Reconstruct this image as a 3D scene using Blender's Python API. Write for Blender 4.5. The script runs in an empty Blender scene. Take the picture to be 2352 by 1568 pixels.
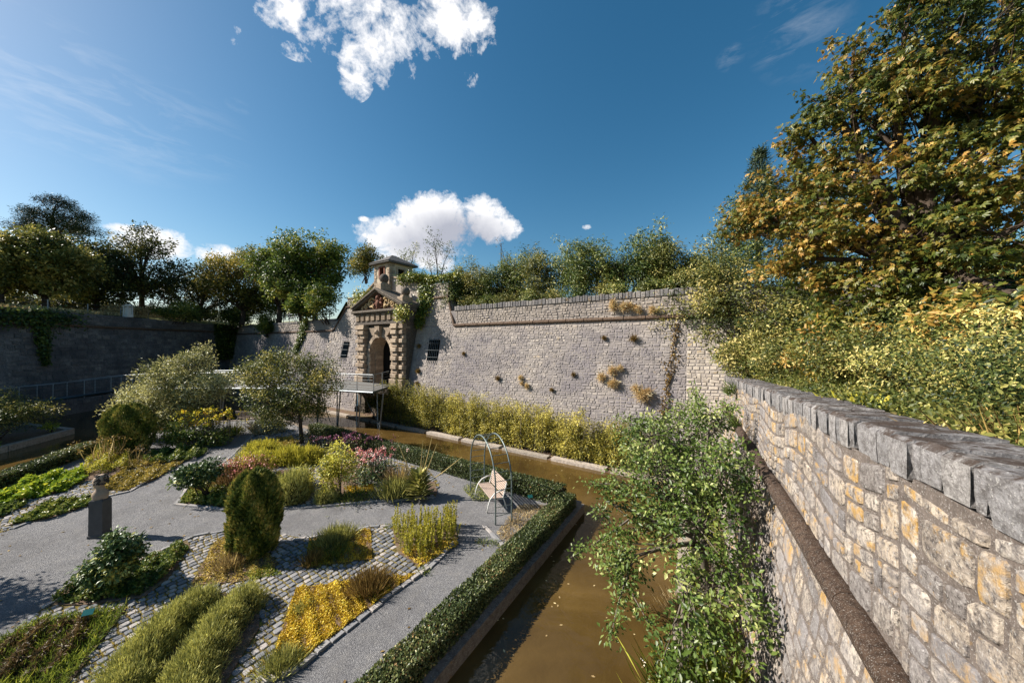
import bpy, math, random
import numpy as np
from mathutils import Vector

# ------------------------------------------------------------------ camera, sky, sun
scene = bpy.context.scene
COL = scene.collection
EYE = 5.5                       # camera height above the garden gravel
FD, CX, HZ = 784.0, 1176.0, 788.5   # focal length, centre and horizon in 2352-wide picture pixels
cam_d = bpy.data.cameras.new('camera'); cam = bpy.data.objects.new('camera', cam_d)
COL.objects.link(cam); scene.camera = cam
cam_d.sensor_width = 36.0; cam_d.lens = 12.0; cam_d.clip_start = 0.05; cam_d.clip_end = 3000
cam.location = (0, 0, EYE)
cam.rotation_euler = (math.radians(90) + math.atan(4.5 / FD), 0, 0)

SUN_EL = math.radians(36.0)
SUN_TO = Vector((-math.cos(SUN_EL), 0.05, math.sin(SUN_EL))).normalized()   # towards the sun
sun_d = bpy.data.lights.new('sun', 'SUN'); sun = bpy.data.objects.new('sun', sun_d); COL.objects.link(sun)
sun_d.energy = 5.0; sun_d.angle = math.radians(0.55); sun_d.color = (1.0, 0.93, 0.82)
sun.rotation_euler = (-SUN_TO).to_track_quat('-Z', 'Y').to_euler()
sun.location = (-40, 0, 40)
scene.view_settings.view_transform = 'Standard'; scene.view_settings.look = 'None'
scene.view_settings.exposure = 1.1; scene.view_settings.gamma = 1.0
scene.cycles.use_denoising = True
scene.cycles.max_bounces = 4; scene.cycles.transparent_max_bounces = 4
scene.cycles.diffuse_bounces = 2; scene.cycles.glossy_bounces = 2; scene.cycles.transmission_bounces = 3
scene.cycles.sample_clamp_indirect = 6.0

class N:
    """small node helper"""
    def __init__(s, tree): s.t = tree; s.t.nodes.clear()
    def __call__(s, typ, **kw):
        n = s.t.nodes.new(typ)
        for k, v in kw.items():
            if k.startswith('i_'):
                key = k[2:]; key = int(key) if key.isdigit() else key.replace('_', ' ')
                sk = n.inputs[key]
                if hasattr(v, 'is_output'): s.t.links.new(v, sk)
                else: sk.default_value = v
            else: setattr(n, k, v)
        return n
    def link(s, a, b): s.t.links.new(a, b)
    def m(s, op, a, b=None, c=None, clamp=False):
        n = s.t.nodes.new('ShaderNodeMath'); n.operation = op; n.use_clamp = clamp
        for i, v in enumerate((a, b, c)):
            if v is None: continue
            if hasattr(v, 'is_output'): s.t.links.new(v, n.inputs[i])
            else: n.inputs[i].default_value = v
        return n.outputs[0]
    def mix(s, f, a, b, mode='MIX'):
        n = s.t.nodes.new('ShaderNodeMix'); n.data_type = 'RGBA'; n.blend_type = mode
        for i, v in ((0, f), (6, a), (7, b)):
            if hasattr(v, 'is_output'): s.t.links.new(v, n.inputs[i])
            else: n.inputs[i].default_value = v if i == 0 else (*v, 1.0)
        return n.outputs[2]
    def ramp(s, f, stops):
        n = s.t.nodes.new('ShaderNodeValToRGB'); e = n.color_ramp.elements
        while len(e) > 1: e.remove(e[-1])
        for i, (p, c) in enumerate(stops):
            el = e[0] if i == 0 else e.new(p)
            el.position = p; el.color = (*c, 1.0) if len(c) == 3 else c
        s.t.links.new(f, n.inputs[0]); return n.outputs[0]
    def noise(s, vec, scale, detail=4, rough=.55, dist=0.0):
        n = s.t.nodes.new('ShaderNodeTexNoise'); n.inputs['Scale'].default_value = scale
        n.inputs['Detail'].default_value = detail; n.inputs['Roughness'].default_value = rough
        n.inputs['Distortion'].default_value = dist
        if vec is not None: s.t.links.new(vec, n.inputs['Vector'])
        return n.outputs[0]

def make_world():
    w = bpy.data.worlds.new('World'); scene.world = w; w.use_nodes = True
    k = N(w.node_tree)
    sky = k('ShaderNodeTexSky', sky_type='NISHITA', sun_disc=False, sun_elevation=SUN_EL,
            sun_rotation=math.atan2(SUN_TO.x, SUN_TO.y), altitude=300, air_density=1.0, dust_density=1.0, ozone_density=1.0)
    hs = k('ShaderNodeHueSaturation', i_Hue=.487, i_Saturation=SKY_SAT, i_Value=1.0, i_Color=sky.outputs[0])
    gm = k('ShaderNodeGamma', i_Gamma=SKY_GAM, i_Color=hs.outputs[0])
    co = k('ShaderNodeTexCoord'); d = co.outputs['Generated']
    sp = k('ShaderNodeSeparateXYZ', i_0=d)
    az = k.m('MULTIPLY', k.m('ARCTAN2', sp.outputs[0], sp.outputs[1]), 57.29578)
    el = k.m('MULTIPLY', k.m('ARCSINE', sp.outputs[2]), 57.29578)
    def blob(a0, e0, ra, re, w=1.0):
        x = k.m('DIVIDE', k.m('SUBTRACT', az, a0), ra); y = k.m('DIVIDE', k.m('SUBTRACT', el, e0), re)
        q = k.m('ADD', k.m('MULTIPLY', x, x), k.m('MULTIPLY', y, y))
        return k.m('MULTIPLY', k.m('SUBTRACT', 1.0, q, clamp=True), w)
    def total(bl):
        acc = None
        for b in bl:
            v = blob(*b); acc = v if acc is None else k.m('MAXIMUM', acc, v)
        return acc
    n1 = k.noise(d, 8.0, 12, .66, .35); n2 = k.noise(d, 34.0, 8, .68, .2)
    nn = k.m('ADD', k.m('MULTIPLY', n1, .66), k.m('MULTIPLY', n2, .34))
    hi = total(CLOUD_HIGH); lo = total(CLOUD_LOW); wi = total(CLOUD_WISP)
    def cover(b, gain, thr, soft):
        v = k.m('ADD', b, k.m('MULTIPLY', k.m('SUBTRACT', nn, .5), gain))
        return k.m('MULTIPLY', k.m('DIVIDE', k.m('SUBTRACT', v, thr), soft, clamp=True), k.m('GREATER_THAN', b, 0.0))
    ch = cover(hi, 5.2, .44, .6); cl = cover(lo, 3.3, .34, .42)
    ws = k('ShaderNodeMapping', vector_type='POINT', i_Vector=d); ws.inputs['Scale'].default_value = (4, 4, 16)
    ws.inputs['Rotation'].default_value = (0.3, -.35, 0.2)
    cw = k.m('MULTIPLY', k.m('MULTIPLY', k.m('SUBTRACT', k.noise(ws.outputs[0], 2.2, 6, .65, .4), .46, clamp=True), .75), wi)
    # cumulus undersides are greyer: thickness of the cloud towards its flat base
    base = k.m('MULTIPLY', k.m('SUBTRACT', total(CLOUD_BASE), k.m('MULTIPLY', k.m('SUBTRACT', n1, .5), 1.3)), .85, clamp=True)
    white = k.mix(base, CLOUD_W, CLOUD_G)
    sep = k('ShaderNodeVectorMath', operation='SCALE', i_0=white, i_Scale=1.0)
    bg1 = k('ShaderNodeBackground', i_Color=gm.outputs[0], i_Strength=SKY_STR)
    bg2 = k('ShaderNodeBackground', i_Color=white, i_Strength=CLOUD_STR)
    cov = k.m('ADD', k.m('MAXIMUM', ch, cl), cw, clamp=True)
    mx = k('ShaderNodeMixShader', i_0=cov, i_1=bg1.outputs[0], i_2=bg2.outputs[0])
    out = k('ShaderNodeOutputWorld', i_Surface=mx.outputs[0])
SKY_STR, SKY_SAT, SKY_GAM = 0.056, 1.38, 1.0
CLOUD_STR, CLOUD_W, CLOUD_G = 0.5, (1.0, 1.0, 1.02), (.46, .48, .56)
def pxdir(x, y):     # picture pixel -> azimuth, elevation of the sky it shows
    v = Vector(((x - CX) / FD, 1.0, (HZ - y) / FD)).normalized()
    return math.degrees(math.atan2(v.x, v.y)), math.degrees(math.asin(v.z))
CLOUD_HIGH = [(*pxdir(675, 20), 6, 4.6, .9), (*pxdir(880, 60), 6.5, 6.2, 1.0), (*pxdir(1000, 35), 7.5, 4.8, 1.0), (*pxdir(815, 140), 3.0, 4.2, .85), (*pxdir(1095, 50), 4.6, 3.4, .75), (*pxdir(760, -60), 16, 8, .8), (*pxdir(545, 78), 1.5, 1.2, .42), (*pxdir(1085, 180), 2.2, 1.2, .42),
              (-70, 52, 14, 8, .8), (58, 58, 13, 8, .8)]
CLOUD_LOW = [(*pxdir(1000, 520), 9.5, 5.6, 1.0), (*pxdir(900, 545), 7, 3.6, .8), (*pxdir(1110, 505), 5.5, 4.6, .9), (*pxdir(1170, 525), 3.2, 2.6, .7), (*pxdir(835, 503), 1.3, .6, .6), (*pxdir(960, 580), 10, 3.5, .9),
             (*pxdir(350, 560), 4.5, 2.4, .8), (*pxdir(505, 585), 3.6, 1.6, .75), (*pxdir(280, 525), 2.4, .8, .6), (*pxdir(580, 580), 3, .8, .6), (*pxdir(40, 575), 4, 1.8, .7), (*pxdir(1348, 522), 1.1, .5, .5),
             (-80, 10, 9, 3.5, .9), (75, 9, 10, 3.5, .9), (120, 10, 9, 4, .9), (-130, 10, 10, 4, .9), (175, 11, 10, 4, .9)]
CLOUD_BASE = [(*pxdir(1040, 535), 8.5, 4.0, 1.3), (*pxdir(980, 560), 8, 3.6, 1.1), (*pxdir(1110, 545), 6, 3.6, 1.1)]
CLOUD_WISP = [(*pxdir(150, 220), 16, 7, 1.0), (*pxdir(1840, 40), 6, 6, .9), (*pxdir(1680, 130), 2, 1.4, 1.2), (*pxdir(1780, 120), 1.6, 1.0, 1.1), (*pxdir(545, 243), 1.6, .8, 1.0)]
make_world()

# ------------------------------------------------------------------ picture pixel -> place on a level surface
def G(px, py, z=0.0):
    t = FD * (EYE - z) / (py - HZ)
    return ((px - CX) / FD * t, t)
def depth_at(py, z=0.0): return FD * (EYE - z) / (py - HZ)

# the long wall with the gate: s runs along it to the right of the gate axis, d out towards the garden
WN = np.array([.5547, .8321]); WU = np.array([.8321, -.5547]); WP = np.array([-10.354, 27.333])
def MW(s, d, z):
    p = WP + WU * s - WN * d
    return (p[0], p[1], z)
# the flank wall: s runs away from the camera, d out over the canal
RU = np.array([.4557, .8901]); RN = np.array([-.8901, .4557]); RP = np.array([1.62, 0.0])
def RW(s, d, z):
    p = RP + RU * s + RN * d
    return (p[0], p[1], z)

# ------------------------------------------------------------------ object helpers
def tag(o, label=None, cat=None, group=None, kind=None):
    if label: o['label'] = label
    if cat: o['category'] = cat
    if group: o['group'] = group
    if kind: o['kind'] = kind
    return o
def thing(name, label, cat, loc=(0, 0, 0), group=None):
    o = bpy.data.objects.new(name, None); COL.objects.link(o); o.location = loc
    o.empty_display_size = .2
    return tag(o, label, cat, group)
def link(name, me, parent=None):
    o = bpy.data.objects.new(name, me); COL.objects.link(o)
    if parent is not None:
        o.parent = parent
        l = parent.location
        o.matrix_parent_inverse.identity()
        if parent.parent is not None: l = l + parent.parent.location
        if l.length > 0: o.location = -l          # meshes are written in world coordinates
    return o

class MB:
    def __init__(s): s.v = []; s.f = []; s.a = []; s.val = .5; s.fm = []; s.mi = 0
    def add(s, verts, faces):
        b = len(s.v); s.v.extend([tuple(p) for p in verts]); s.a.extend([s.val] * len(verts))
        for f in faces: s.f.append(tuple(b + i for i in f)); s.fm.append(s.mi)
    def hexa(s, p):      # 8 corners: bottom 0-3 ccw, top 4-7
        s.add(p, [(3, 2, 1, 0), (4, 5, 6, 7), (0, 1, 5, 4), (1, 2, 6, 5), (2, 3, 7, 6), (3, 0, 4, 7)])
    def box(s, c, sz, rz=0.0, rx=0.0, ry=0.0):
        from mathutils import Euler
        e = Euler((rx, ry, rz)).to_matrix(); c = Vector(c); h = [q / 2 for q in sz]
        P = [(-1, -1, -1), (1, -1, -1), (1, 1, -1), (-1, 1, -1), (-1, -1, 1), (1, -1, 1), (1, 1, 1), (-1, 1, 1)]
        s.hexa([tuple(c + e @ Vector((a * h[0], b * h[1], d * h[2]))) for a, b, d in P])
    def fbox(s, F, s0, s1, d0, d1, z0, z1, bev=0.0, d0b=None, d1b=None):   # box in a wall frame; d*b = d at the bottom
        a0 = d0 if d0b is None else d0b; a1 = d1 if d1b is None else d1b
        if bev <= 0:
            s.hexa([F(s0, a1, z0), F(s1, a1, z0), F(s1, a0, z0), F(s0, a0, z0), F(s0, d1, z1), F(s1, d1, z1), F(s1, d0, z1), F(s0, d0, z1)])
            return
        b = bev; m = d1 - b; mb_ = a1 - b
        ring = lambda d, i: [F(s0 + i, d if True else 0, z0 + i), F(s1 - i, d, z0 + i), F(s1 - i, d, z1 - i), F(s0 + i, d, z1 - i)]
        P = ring(d0, 0) + ring(m, 0) + ring(d1, b)
        s.add(P, [(3, 2, 1, 0)] + [(i, (i + 1) % 4, 4 + (i + 1) % 4, 4 + i) for i in range(4)] + [(4 + i, 4 + (i + 1) % 4, 8 + (i + 1) % 4, 8 + i) for i in range(4)] + [(8, 9, 10, 11)])
    def tube(s, pts, rad, n=6, cap=True):
        pts = [Vector(p) for p in pts]; rad = rad if hasattr(rad, '__len__') else [rad] * len(pts)
        V = []; up = Vector((0.13, .21, 1)).normalized()
        for i, p in enumerate(pts):
            t = (pts[min(i + 1, len(pts) - 1)] - pts[max(i - 1, 0)]).normalized()
            if abs(t.dot(up)) > .97: up = Vector((1, .1, 0))
            x = t.cross(up).normalized(); y = x.cross(t)
            V += [tuple(p + (x * math.cos(2 * math.pi * k / n) + y * math.sin(2 * math.pi * k / n)) * rad[i]) for k in range(n)]
        Fc = [(i * n + k, i * n + (k + 1) % n, (i + 1) * n + (k + 1) % n, (i + 1) * n + k) for i in range(len(pts) - 1) for k in range(n)]
        if cap: Fc += [tuple(range(n - 1, -1, -1)), tuple((len(pts) - 1) * n + k for k in range(n))]
        s.add(V, Fc)
    def prism(s, poly, z0, z1, bottom=False):
        n = len(poly); a = sum(poly[i][0] * poly[(i + 1) % n][1] - poly[(i + 1) % n][0] * poly[i][1] for i in range(n))
        if a < 0: poly = poly[::-1]
        V = [(x, y, z0) for x, y in poly] + [(x, y, z1) for x, y in poly]
        s.add(V, [tuple(range(n, 2 * n))] + [(i, (i + 1) % n, n + (i + 1) % n, n + i) for i in range(n)] + ([tuple(range(n - 1, -1, -1))] if bottom else []))
    def sphere(s, c, r, nu=12, nv=8):
        r = r if hasattr(r, '__len__') else (r, r, r); V = []
        for j in range(nv + 1):
            t = math.pi * j / nv
            for i in range(nu):
                p = 2 * math.pi * i / nu
                V.append((c[0] + r[0] * math.sin(t) * math.cos(p), c[1] + r[1] * math.sin(t) * math.sin(p), c[2] + r[2] * math.cos(t)))
        s.add(V, [(j * nu + i, (j + 1) * nu + i, (j + 1) * nu + (i + 1) % nu, j * nu + (i + 1) % nu) for j in range(nv) for i in range(nu)])
    def build(s, name, mat, parent=None, smooth=False, kind=None):
        me = bpy.data.meshes.new(name); me.from_pydata(s.v, [], s.f)
        at = me.attributes.new('v', 'FLOAT', 'POINT'); at.data.foreach_set('value', np.array(s.a, dtype=np.float32))
        for m_ in (mat if isinstance(mat, (list, tuple)) else [mat]): me.materials.append(m_)
        if isinstance(mat, (list, tuple)): me.polygons.foreach_set('material_index', np.array(s.fm, dtype=np.int32))
        if smooth: me.polygons.foreach_set('use_smooth', np.ones(len(me.polygons), dtype=bool))
        me.validate(); me.update()
        o = link(name, me, parent)
        if kind: o['kind'] = kind
        return o

def nrm(a): return a / np.maximum(np.linalg.norm(a, axis=-1, keepdims=True), 1e-9)
def leaf_obj(name, P, T, Nn, L, W, val, mat, parent, fold=.12, kind=None):
    """many folded leaves (two triangles each) as one mesh"""
    n = len(P); T = nrm(T); S = nrm(np.cross(T, Nn)); Nn = np.cross(S, T)
    L = np.broadcast_to(np.asarray(L, float), (n,))[:, None]; W = np.broadcast_to(np.asarray(W, float), (n,))[:, None]
    V = np.empty((n, 4, 3)); V[:, 0] = P
    mid = P + T * L * .5 + Nn * (W * fold)
    V[:, 1] = mid + S * W * .5; V[:, 3] = mid - S * W * .5; V[:, 2] = P + T * L - Nn * (L * .06)
    me = bpy.data.meshes.new(name)
    me.vertices.add(4 * n); me.vertices.foreach_set('co', V.astype(np.float32).ravel())
    idx = (np.arange(n)[:, None] * 4 + np.array([[0, 1, 2, 0, 2, 3]])).ravel().astype(np.int32)
    me.loops.add(6 * n); me.loops.foreach_set('vertex_index', idx)
    me.polygons.add(2 * n); me.polygons.foreach_set('loop_start', np.arange(0, 6 * n, 3, dtype=np.int32))
    at = me.attributes.new('v', 'FLOAT', 'POINT')
    at.data.foreach_set('value', np.repeat(np.clip(val, 0, 1), 4).astype(np.float32))
    me.materials.append(mat); me.update(calc_edges=True)
    o = link(name, me, parent)
    if kind: o['kind'] = kind
    return o

def inpoly(x, y, poly):
    x = np.asarray(x, float); y = np.asarray(y, float); r = np.zeros(x.shape, bool); n = len(poly)
    for i in range(n):
        x1, y1 = poly[i]; x2, y2 = poly[(i + 1) % n]
        if y1 == y2: continue
        c = ((y1 > y) != (y2 > y)) & (x < (x2 - x1) * (y - y1) / (y2 - y1) + x1); r ^= c
    return r

# ------------------------------------------------------------------ materials
def newmat(name):
    m = bpy.data.materials.new(name); m.use_nodes = True
    k = N(m.node_tree); k.out = k('ShaderNodeOutputMaterial'); return m, k
def finish(k, col, rough=.8, spec=.3, bump=None, bstr=.3, bdist=.02, metal=0.0):
    b = k('ShaderNodeBsdfPrincipled')
    for key, v in (('Base Color', col), ('Roughness', rough), ('Specular IOR Level', spec), ('Metallic', metal)):
        if hasattr(v, 'is_output'): k.link(v, b.inputs[key])
        else: b.inputs[key].default_value = (*v, 1) if key == 'Base Color' else v
    if bump is not None:
        bn = k('ShaderNodeBump', i_Strength=bstr, i_Distance=bdist, i_Height=bump); k.link(bn.outputs[0], b.inputs['Normal'])
    k.link(b.outputs[0], k.out.inputs[0]); return b
def V(k): return k('ShaderNodeAttribute', attribute_name='v').outputs['Fac']
def POS(k): return k('ShaderNodeNewGeometry').outputs['Position']

def leaf_mat(name, stops, trans=.3, rough=.5, spec=.35):
    rough = max(rough, .42); spec = min(spec, .35)
    m, k = newmat(name); c = k.ramp(V(k), [(p_, tuple(min(.8, q_ * f_ * (1.2 + .75 * p_)) for q_, f_ in zip(c_, (1.12, 1.0, .82)))) for p_, c_ in stops])
    b = k('ShaderNodeBsdfPrincipled'); k.link(c, b.inputs['Base Color'])
    b.inputs['Roughness'].default_value = rough; b.inputs['Specular IOR Level'].default_value = spec
    tc = k.mix(.5, c, (1.0, .95, .35), 'MULTIPLY')
    tr = k('ShaderNodeBsdfTranslucent', i_Color=tc)
    br = k('ShaderNodeBrightContrast', i_Color=tc, i_Bright=.02); k.link(br.outputs[0], tr.inputs[0])
    mx = k('ShaderNodeMixShader', i_0=trans, i_1=b.outputs[0], i_2=tr.outputs[0]); k.link(mx.outputs[0], k.out.inputs[0])
    return m
def stone_mat(name, cols, lichen=(.42, .25, .035), lich_amt=.5, dark=(.06, .055, .06), dark_amt=.5, scale=1.0, bstr=.5, big=None, patch=None, bscale=1.1, mott=0.0):
    """cols: ramp by stone; lichen and dark weathering with their own patterns"""
    m, k = newmat(name); p = POS(k); v = V(k)
    c = k.ramp(v, cols)
    f1 = k.noise(p, 7 * scale, 6, .65); f2 = k.noise(p, 38 * scale, 5, .7); f3 = k.noise(p, bscale * scale, 5, .65)
    c = k.mix(k.m('MULTIPLY', k.m('SUBTRACT', f1, .42, clamp=True), 3.2 * dark_amt, clamp=True), c, dark)
    if mott > 0:
        c = k.mix(k.m('MULTIPLY', k.m('SUBTRACT', k.noise(p, 17 * scale, 8, .75), .47, clamp=True), 7.0 * mott, clamp=True), c, tuple(q_ * .8 for q_ in dark))
    c = k.mix(k.m('MULTIPLY', k.m('SUBTRACT', f2, .56, clamp=True), 5.0, clamp=True), c, (.62, .6, .57))
    if lich_amt > 0:
        lm = k.m('MULTIPLY', k.m('SUBTRACT', k.m('ADD', k.noise(p, 4.3 * scale, 6, .7), k.m('MULTIPLY', k.m('SUBTRACT', k.m('FRACT', k.m('MULTIPLY', v, 17.0)), .5), .24)), .66 - .12 * lich_amt, clamp=True), 9.0, clamp=True)
        c = k.mix(k.m('MULTIPLY', lm, .85), c, lichen)
    if big is not None:
        c = k.mix(k.m('MULTIPLY', k.m('SUBTRACT', f3, .45, clamp=True), big[1], clamp=True), c, big[0])
    if patch is not None: c = patch(k, c, p)
    finish(k, c, .92, .15, k.m('ADD', f1, k.m('MULTIPLY', f2, .6)), bstr, .03)
    return m
def plain_mat(name, col, rough=.6, spec=.4, metal=0.0, var=.25, scale=9.0, bstr=.15):
    m, k = newmat(name); n = k.noise(POS(k), scale, 5, .6)
    c = k.mix(k.m('MULTIPLY', k.m('SUBTRACT', n, .35, clamp=True), 2 * var, clamp=True), col, tuple(q * .45 for q in col))
    finish(k, c, rough, spec, n, bstr, .01, metal); return m

M = {}
g = leaf_mat
M['chestnut'] = g('chestnut leaf', [(0, (.012, .028, .006)), (.3, (.032, .055, .010)), (.52, (.085, .1, .02)), (.7, (.145, .115, .026)), (.86, (.2, .115, .028)), (1, (.31, .24, .09))], .35, .4, .45)
M['apple'] = g('apple leaf', [(0, (.014, .034, .008)), (.5, (.045, .08, .016)), (.85, (.082, .118, .034)), (1, (.17, .2, .085))], .25, .34, .55)
M['sumac'] = g('sumac leaf', [(0, (.012, .035, .012)), (.45, (.045, .08, .018)), (.8, (.12, .145, .04)), (1, (.24, .25, .12))], .25, .45, .45)
M['olive_shrub'] = g('olive shrub leaf', [(0, (.018, .036, .009)), (.5, (.062, .08, .02)), (.8, (.135, .138, .04)), (1, (.25, .23, .1))], .28, .5, .4)
M['maple'] = g('maple leaf', [(0, (.012, .034, .007)), (.5, (.045, .085, .012)), (.85, (.11, .14, .022)), (1, (.2, .2, .05))], .3, .5, .4)
M['maple_tan'] = g('turning maple leaf', [(0, (.018, .032, .008)), (.5, (.07, .085, .018)), (.85, (.145, .135, .03)), (1, (.23, .19, .06))], .3, .5, .4)
M['dark_tree'] = g('dark tree leaf', [(0, (.006, .016, .006)), (.5, (.022, .036, .01)), (.85, (.07, .082, .02)), (1, (.15, .14, .04))], .2, .5, .35)
M['pine'] = g('pine needle', [(0, (.004, .012, .008)), (.7, (.012, .026, .014)), (1, (.03, .045, .02))], .05, .6, .25)
M['conifer'] = g('conifer needle', [(0, (.008, .02, .014)), (.7, (.026, .048, .026)), (1, (.06, .08, .04))], .05, .6, .25)
M['silver'] = g('silver willow leaf', [(0, (.03, .05, .02)), (.35, (.12, .14, .07)), (.65, (.32, .33, .19)), (1, (.5, .5, .36))], .25, .45, .4)
M['hawthorn'] = g('hawthorn leaf', [(0, (.014, .03, .01)), (.45, (.06, .085, .022)), (.75, (.17, .175, .055)), (1, (.3, .28, .12))], .25, .5, .4)
M['bamboo'] = g('bamboo leaf', [(0, (.022, .036, .008)), (.4, (.12, .13, .025)), (.75, (.26, .245, .05)), (1, (.4, .36, .12))], .35, .5, .35)
M['hedge'] = g('box hedge leaf', [(0, (.014, .028, .012)), (.5, (.045, .07, .028)), (.8, (.11, .135, .06)), (.92, (.2, .2, .12)), (1, (.2, .12, .06))], .2, .4, .5)
M['juniper'] = g('juniper spray', [(0, (.012, .024, .007)), (.4, (.045, .075, .016)), (.7, (.115, .142, .034)), (1, (.25, .215, .075))], .12, .6, .25)
M['lavender'] = g('lavender spike', [(0, (.035, .05, .018)), (.4, (.12, .145, .055)), (.75, (.27, .285, .115)), (1, (.42, .42, .2))], .2, .6, .25)
M['golden'] = g('golden sedum', [(0, (.16, .105, .008)), (.4, (.28, .2, .018)), (.8, (.46, .34, .04)), (1, (.58, .46, .11))], .2, .5, .3)
M['lime'] = g('lime herb', [(0, (.05, .075, .008)), (.4, (.15, .17, .02)), (.8, (.31, .3, .05)), (1, (.45, .42, .12))], .3, .5, .3)
M['bright_green'] = g('bright green leaf', [(0, (.03, .07, .006)), (.5, (.12, .2, .015)), (1, (.34, .36, .045))], .3, .5, .35)
M['ochre_cover'] = g('ochre ground cover leaf', [(0, (.045, .045, .01)), (.5, (.15, .13, .03)), (1, (.31, .26, .08))], .25, .5, .3)
M['green_cover'] = g('green ground cover leaf', [(0, (.016, .04, .01)), (.5, (.06, .1, .018)), (1, (.2, .21, .06))], .25, .45, .4)
M['rose_leaf'] = g('glossy dark leaf', [(0, (.012, .032, .014)), (.5, (.032, .068, .026)), (.85, (.085, .13, .055)), (1, (.25, .26, .09))], .15, .25, .7)
M['dry'] = g('dry grass', [(0, (.08, .062, .036)), (.5, (.22, .175, .105)), (1, (.4, .34, .23))], .2, .7, .15)
M['rust'] = g('rusty fennel', [(0, (.045, .032, .014)), (.5, (.115, .08, .032)), (1, (.24, .19, .08))], .2, .7, .15)
M['grass'] = g('grass blade', [(0, (.03, .06, .008)), (.5, (.1, .15, .02)), (1, (.26, .28, .05))], .3, .5, .3)
M['silver_bush'] = g('silver grey leaf', [(0, (.1, .11, .09)), (.6, (.28, .3, .25)), (1, (.5, .52, .46))], .15, .6, .25)
M['pink'] = g('pink petal', [(0, (.28, .07, .1)), (.5, (.5, .17, .22)), (1, (.75, .42, .45))], .2, .5, .3)
M['purple'] = g('purple petal', [(0, (.05, .02, .06)), (1, (.2, .07, .17))], .2, .5, .3)
M['yellow'] = g('yellow petal', [(0, (.42, .24, .01)), (1, (.75, .52, .05))], .25, .5, .3)
M['red_leaf'] = g('reddish leaf', [(0, (.03, .023, .012)), (.5, (.095, .066, .034)), (1, (.22, .16, .09))], .2, .5, .3)
M['ivy'] = g('ivy leaf', [(0, (.012, .03, .008)), (.5, (.05, .085, .014)), (.85, (.15, .17, .03)), (1, (.3, .28, .07))], .25, .35, .5)
M['mullein'] = g('mullein leaf', [(0, (.05, .08, .03)), (.6, (.17, .19, .065)), (1, (.36, .35, .17))], .2, .6, .25)
M['straw'] = g('pale straw', [(0, (.16, .12, .07)), (.5, (.4, .31, .2)), (1, (.58, .48, .35))], .2, .7, .15)
M['bark'] = plain_mat('bark', (.07, .052, .04), .9, .1, 0, .6, 14, .6)
M['bark_pale'] = plain_mat('pale bark', (.14, .12, .095), .9, .1, 0, .5, 14, .5)
M['white_flower'] = g('white petal', [(0, (.5, .5, .42)), (1, (.8, .8, .75))], .2, .5, .3)
# ------------------------------------------------------------------ stone and ground materials
GREY = (.19, .172, .182)

M['shade_dark_stone'] = stone_mat('shade darkened limestone', [(0, (.1, .098, .1)), (.5, (.15, .145, .145)), (1, (.23, .215, .2))], lich_amt=0, dark=(.05, .048, .05), dark_amt=.7, scale=.9, big=((.07, .07, .075), 5.0), bscale=.3)  # stone tone lowered to carry the shade this wall stands in
M['wall_mortar'] = stone_mat('rubble mortar', [(0, (.27, .24, .22)), (1, (.3, .265, .245))], lich_amt=0, dark=(.14, .125, .12), dark_amt=.5, scale=1.0, big=((.165, .15, .157), 5.0), bscale=.42)
M['near_stone'] = stone_mat('near limestone', [(0, (.19, .18, .182)), (.25, (.29, .262, .245)), (.5, (.38, .325, .27)), (.8, (.47, .385, .295)), (1, (.52, .465, .405))],
                            lich_amt=.8, lichen=(.42, .25, .07), dark=(.1, .085, .08), dark_amt=1.05, scale=1.3, mott=.95, bstr=1.0, big=((.27, .255, .262), 3.0), bscale=.9)
M['near_mortar'] = stone_mat('near mortar', [(0, (.15, .122, .108)), (1, (.18, .15, .132))], lich_amt=.3, lichen=(.34, .2, .06), dark=(.07, .058, .052), dark_amt=.8, scale=1.7, bstr=1.0)
M['coping'] = stone_mat('weathered coping', [(0, (.13, .125, .13)), (.5, (.2, .19, .19)), (1, (.29, .265, .25))], lich_amt=.1, lichen=(.3, .2, .08), dark=(.06, .055, .058), dark_amt=.7, scale=1.8, bstr=.8)
def cream_band(k, c, p):       # washed, paler courses under the string course
    z = k('ShaderNodeSeparateXYZ', i_0=p).outputs[2]
    n_ = k.noise(p, .8, 4, .6)
    f = k.m('MULTIPLY', k.m('SUBTRACT', k.m('ADD', z, k.m('MULTIPLY', n_, 1.6)), 6.6, clamp=True), .7)
    c = k.mix(f, c, (.39, .335, .285))
    mp = k('ShaderNodeMapping', i_Vector=p); mp.inputs['Scale'].default_value = (1.6, 1.6, .13)
    st_ = k.m('MULTIPLY', k.m('SUBTRACT', k.noise(mp.outputs[0], 1.3, 5, .7), .52, clamp=True), 4.5, clamp=True)     # run-off streaks
    c = k.mix(k.m('MULTIPLY', st_, .6), c, (.13, .118, .122))
    pl_ = k.m('MULTIPLY', k.m('SUBTRACT', k.noise(p, .75, 6, .7), .57, clamp=True), 6.0, clamp=True)               # pale repointed patches
    return k.mix(k.m('MULTIPLY', pl_, .6), c, (.5, .46, .42))
def moss_top(k, c, p):
    nz = k('ShaderNodeSeparateXYZ', i_0=k('ShaderNodeNewGeometry').outputs['Normal']).outputs[2]
    f = k.m('MULTIPLY', k.m('MULTIPLY', k.m('SUBTRACT', nz, .35, clamp=True), 3.0, clamp=True), k.m('MULTIPLY', k.m('SUBTRACT', k.noise(p, 4.5, 8, .75), .42, clamp=True), 9.0, clamp=True))
    return k.mix(k.m('MULTIPLY', f, .9), c, (.045, .028, .02))
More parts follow.
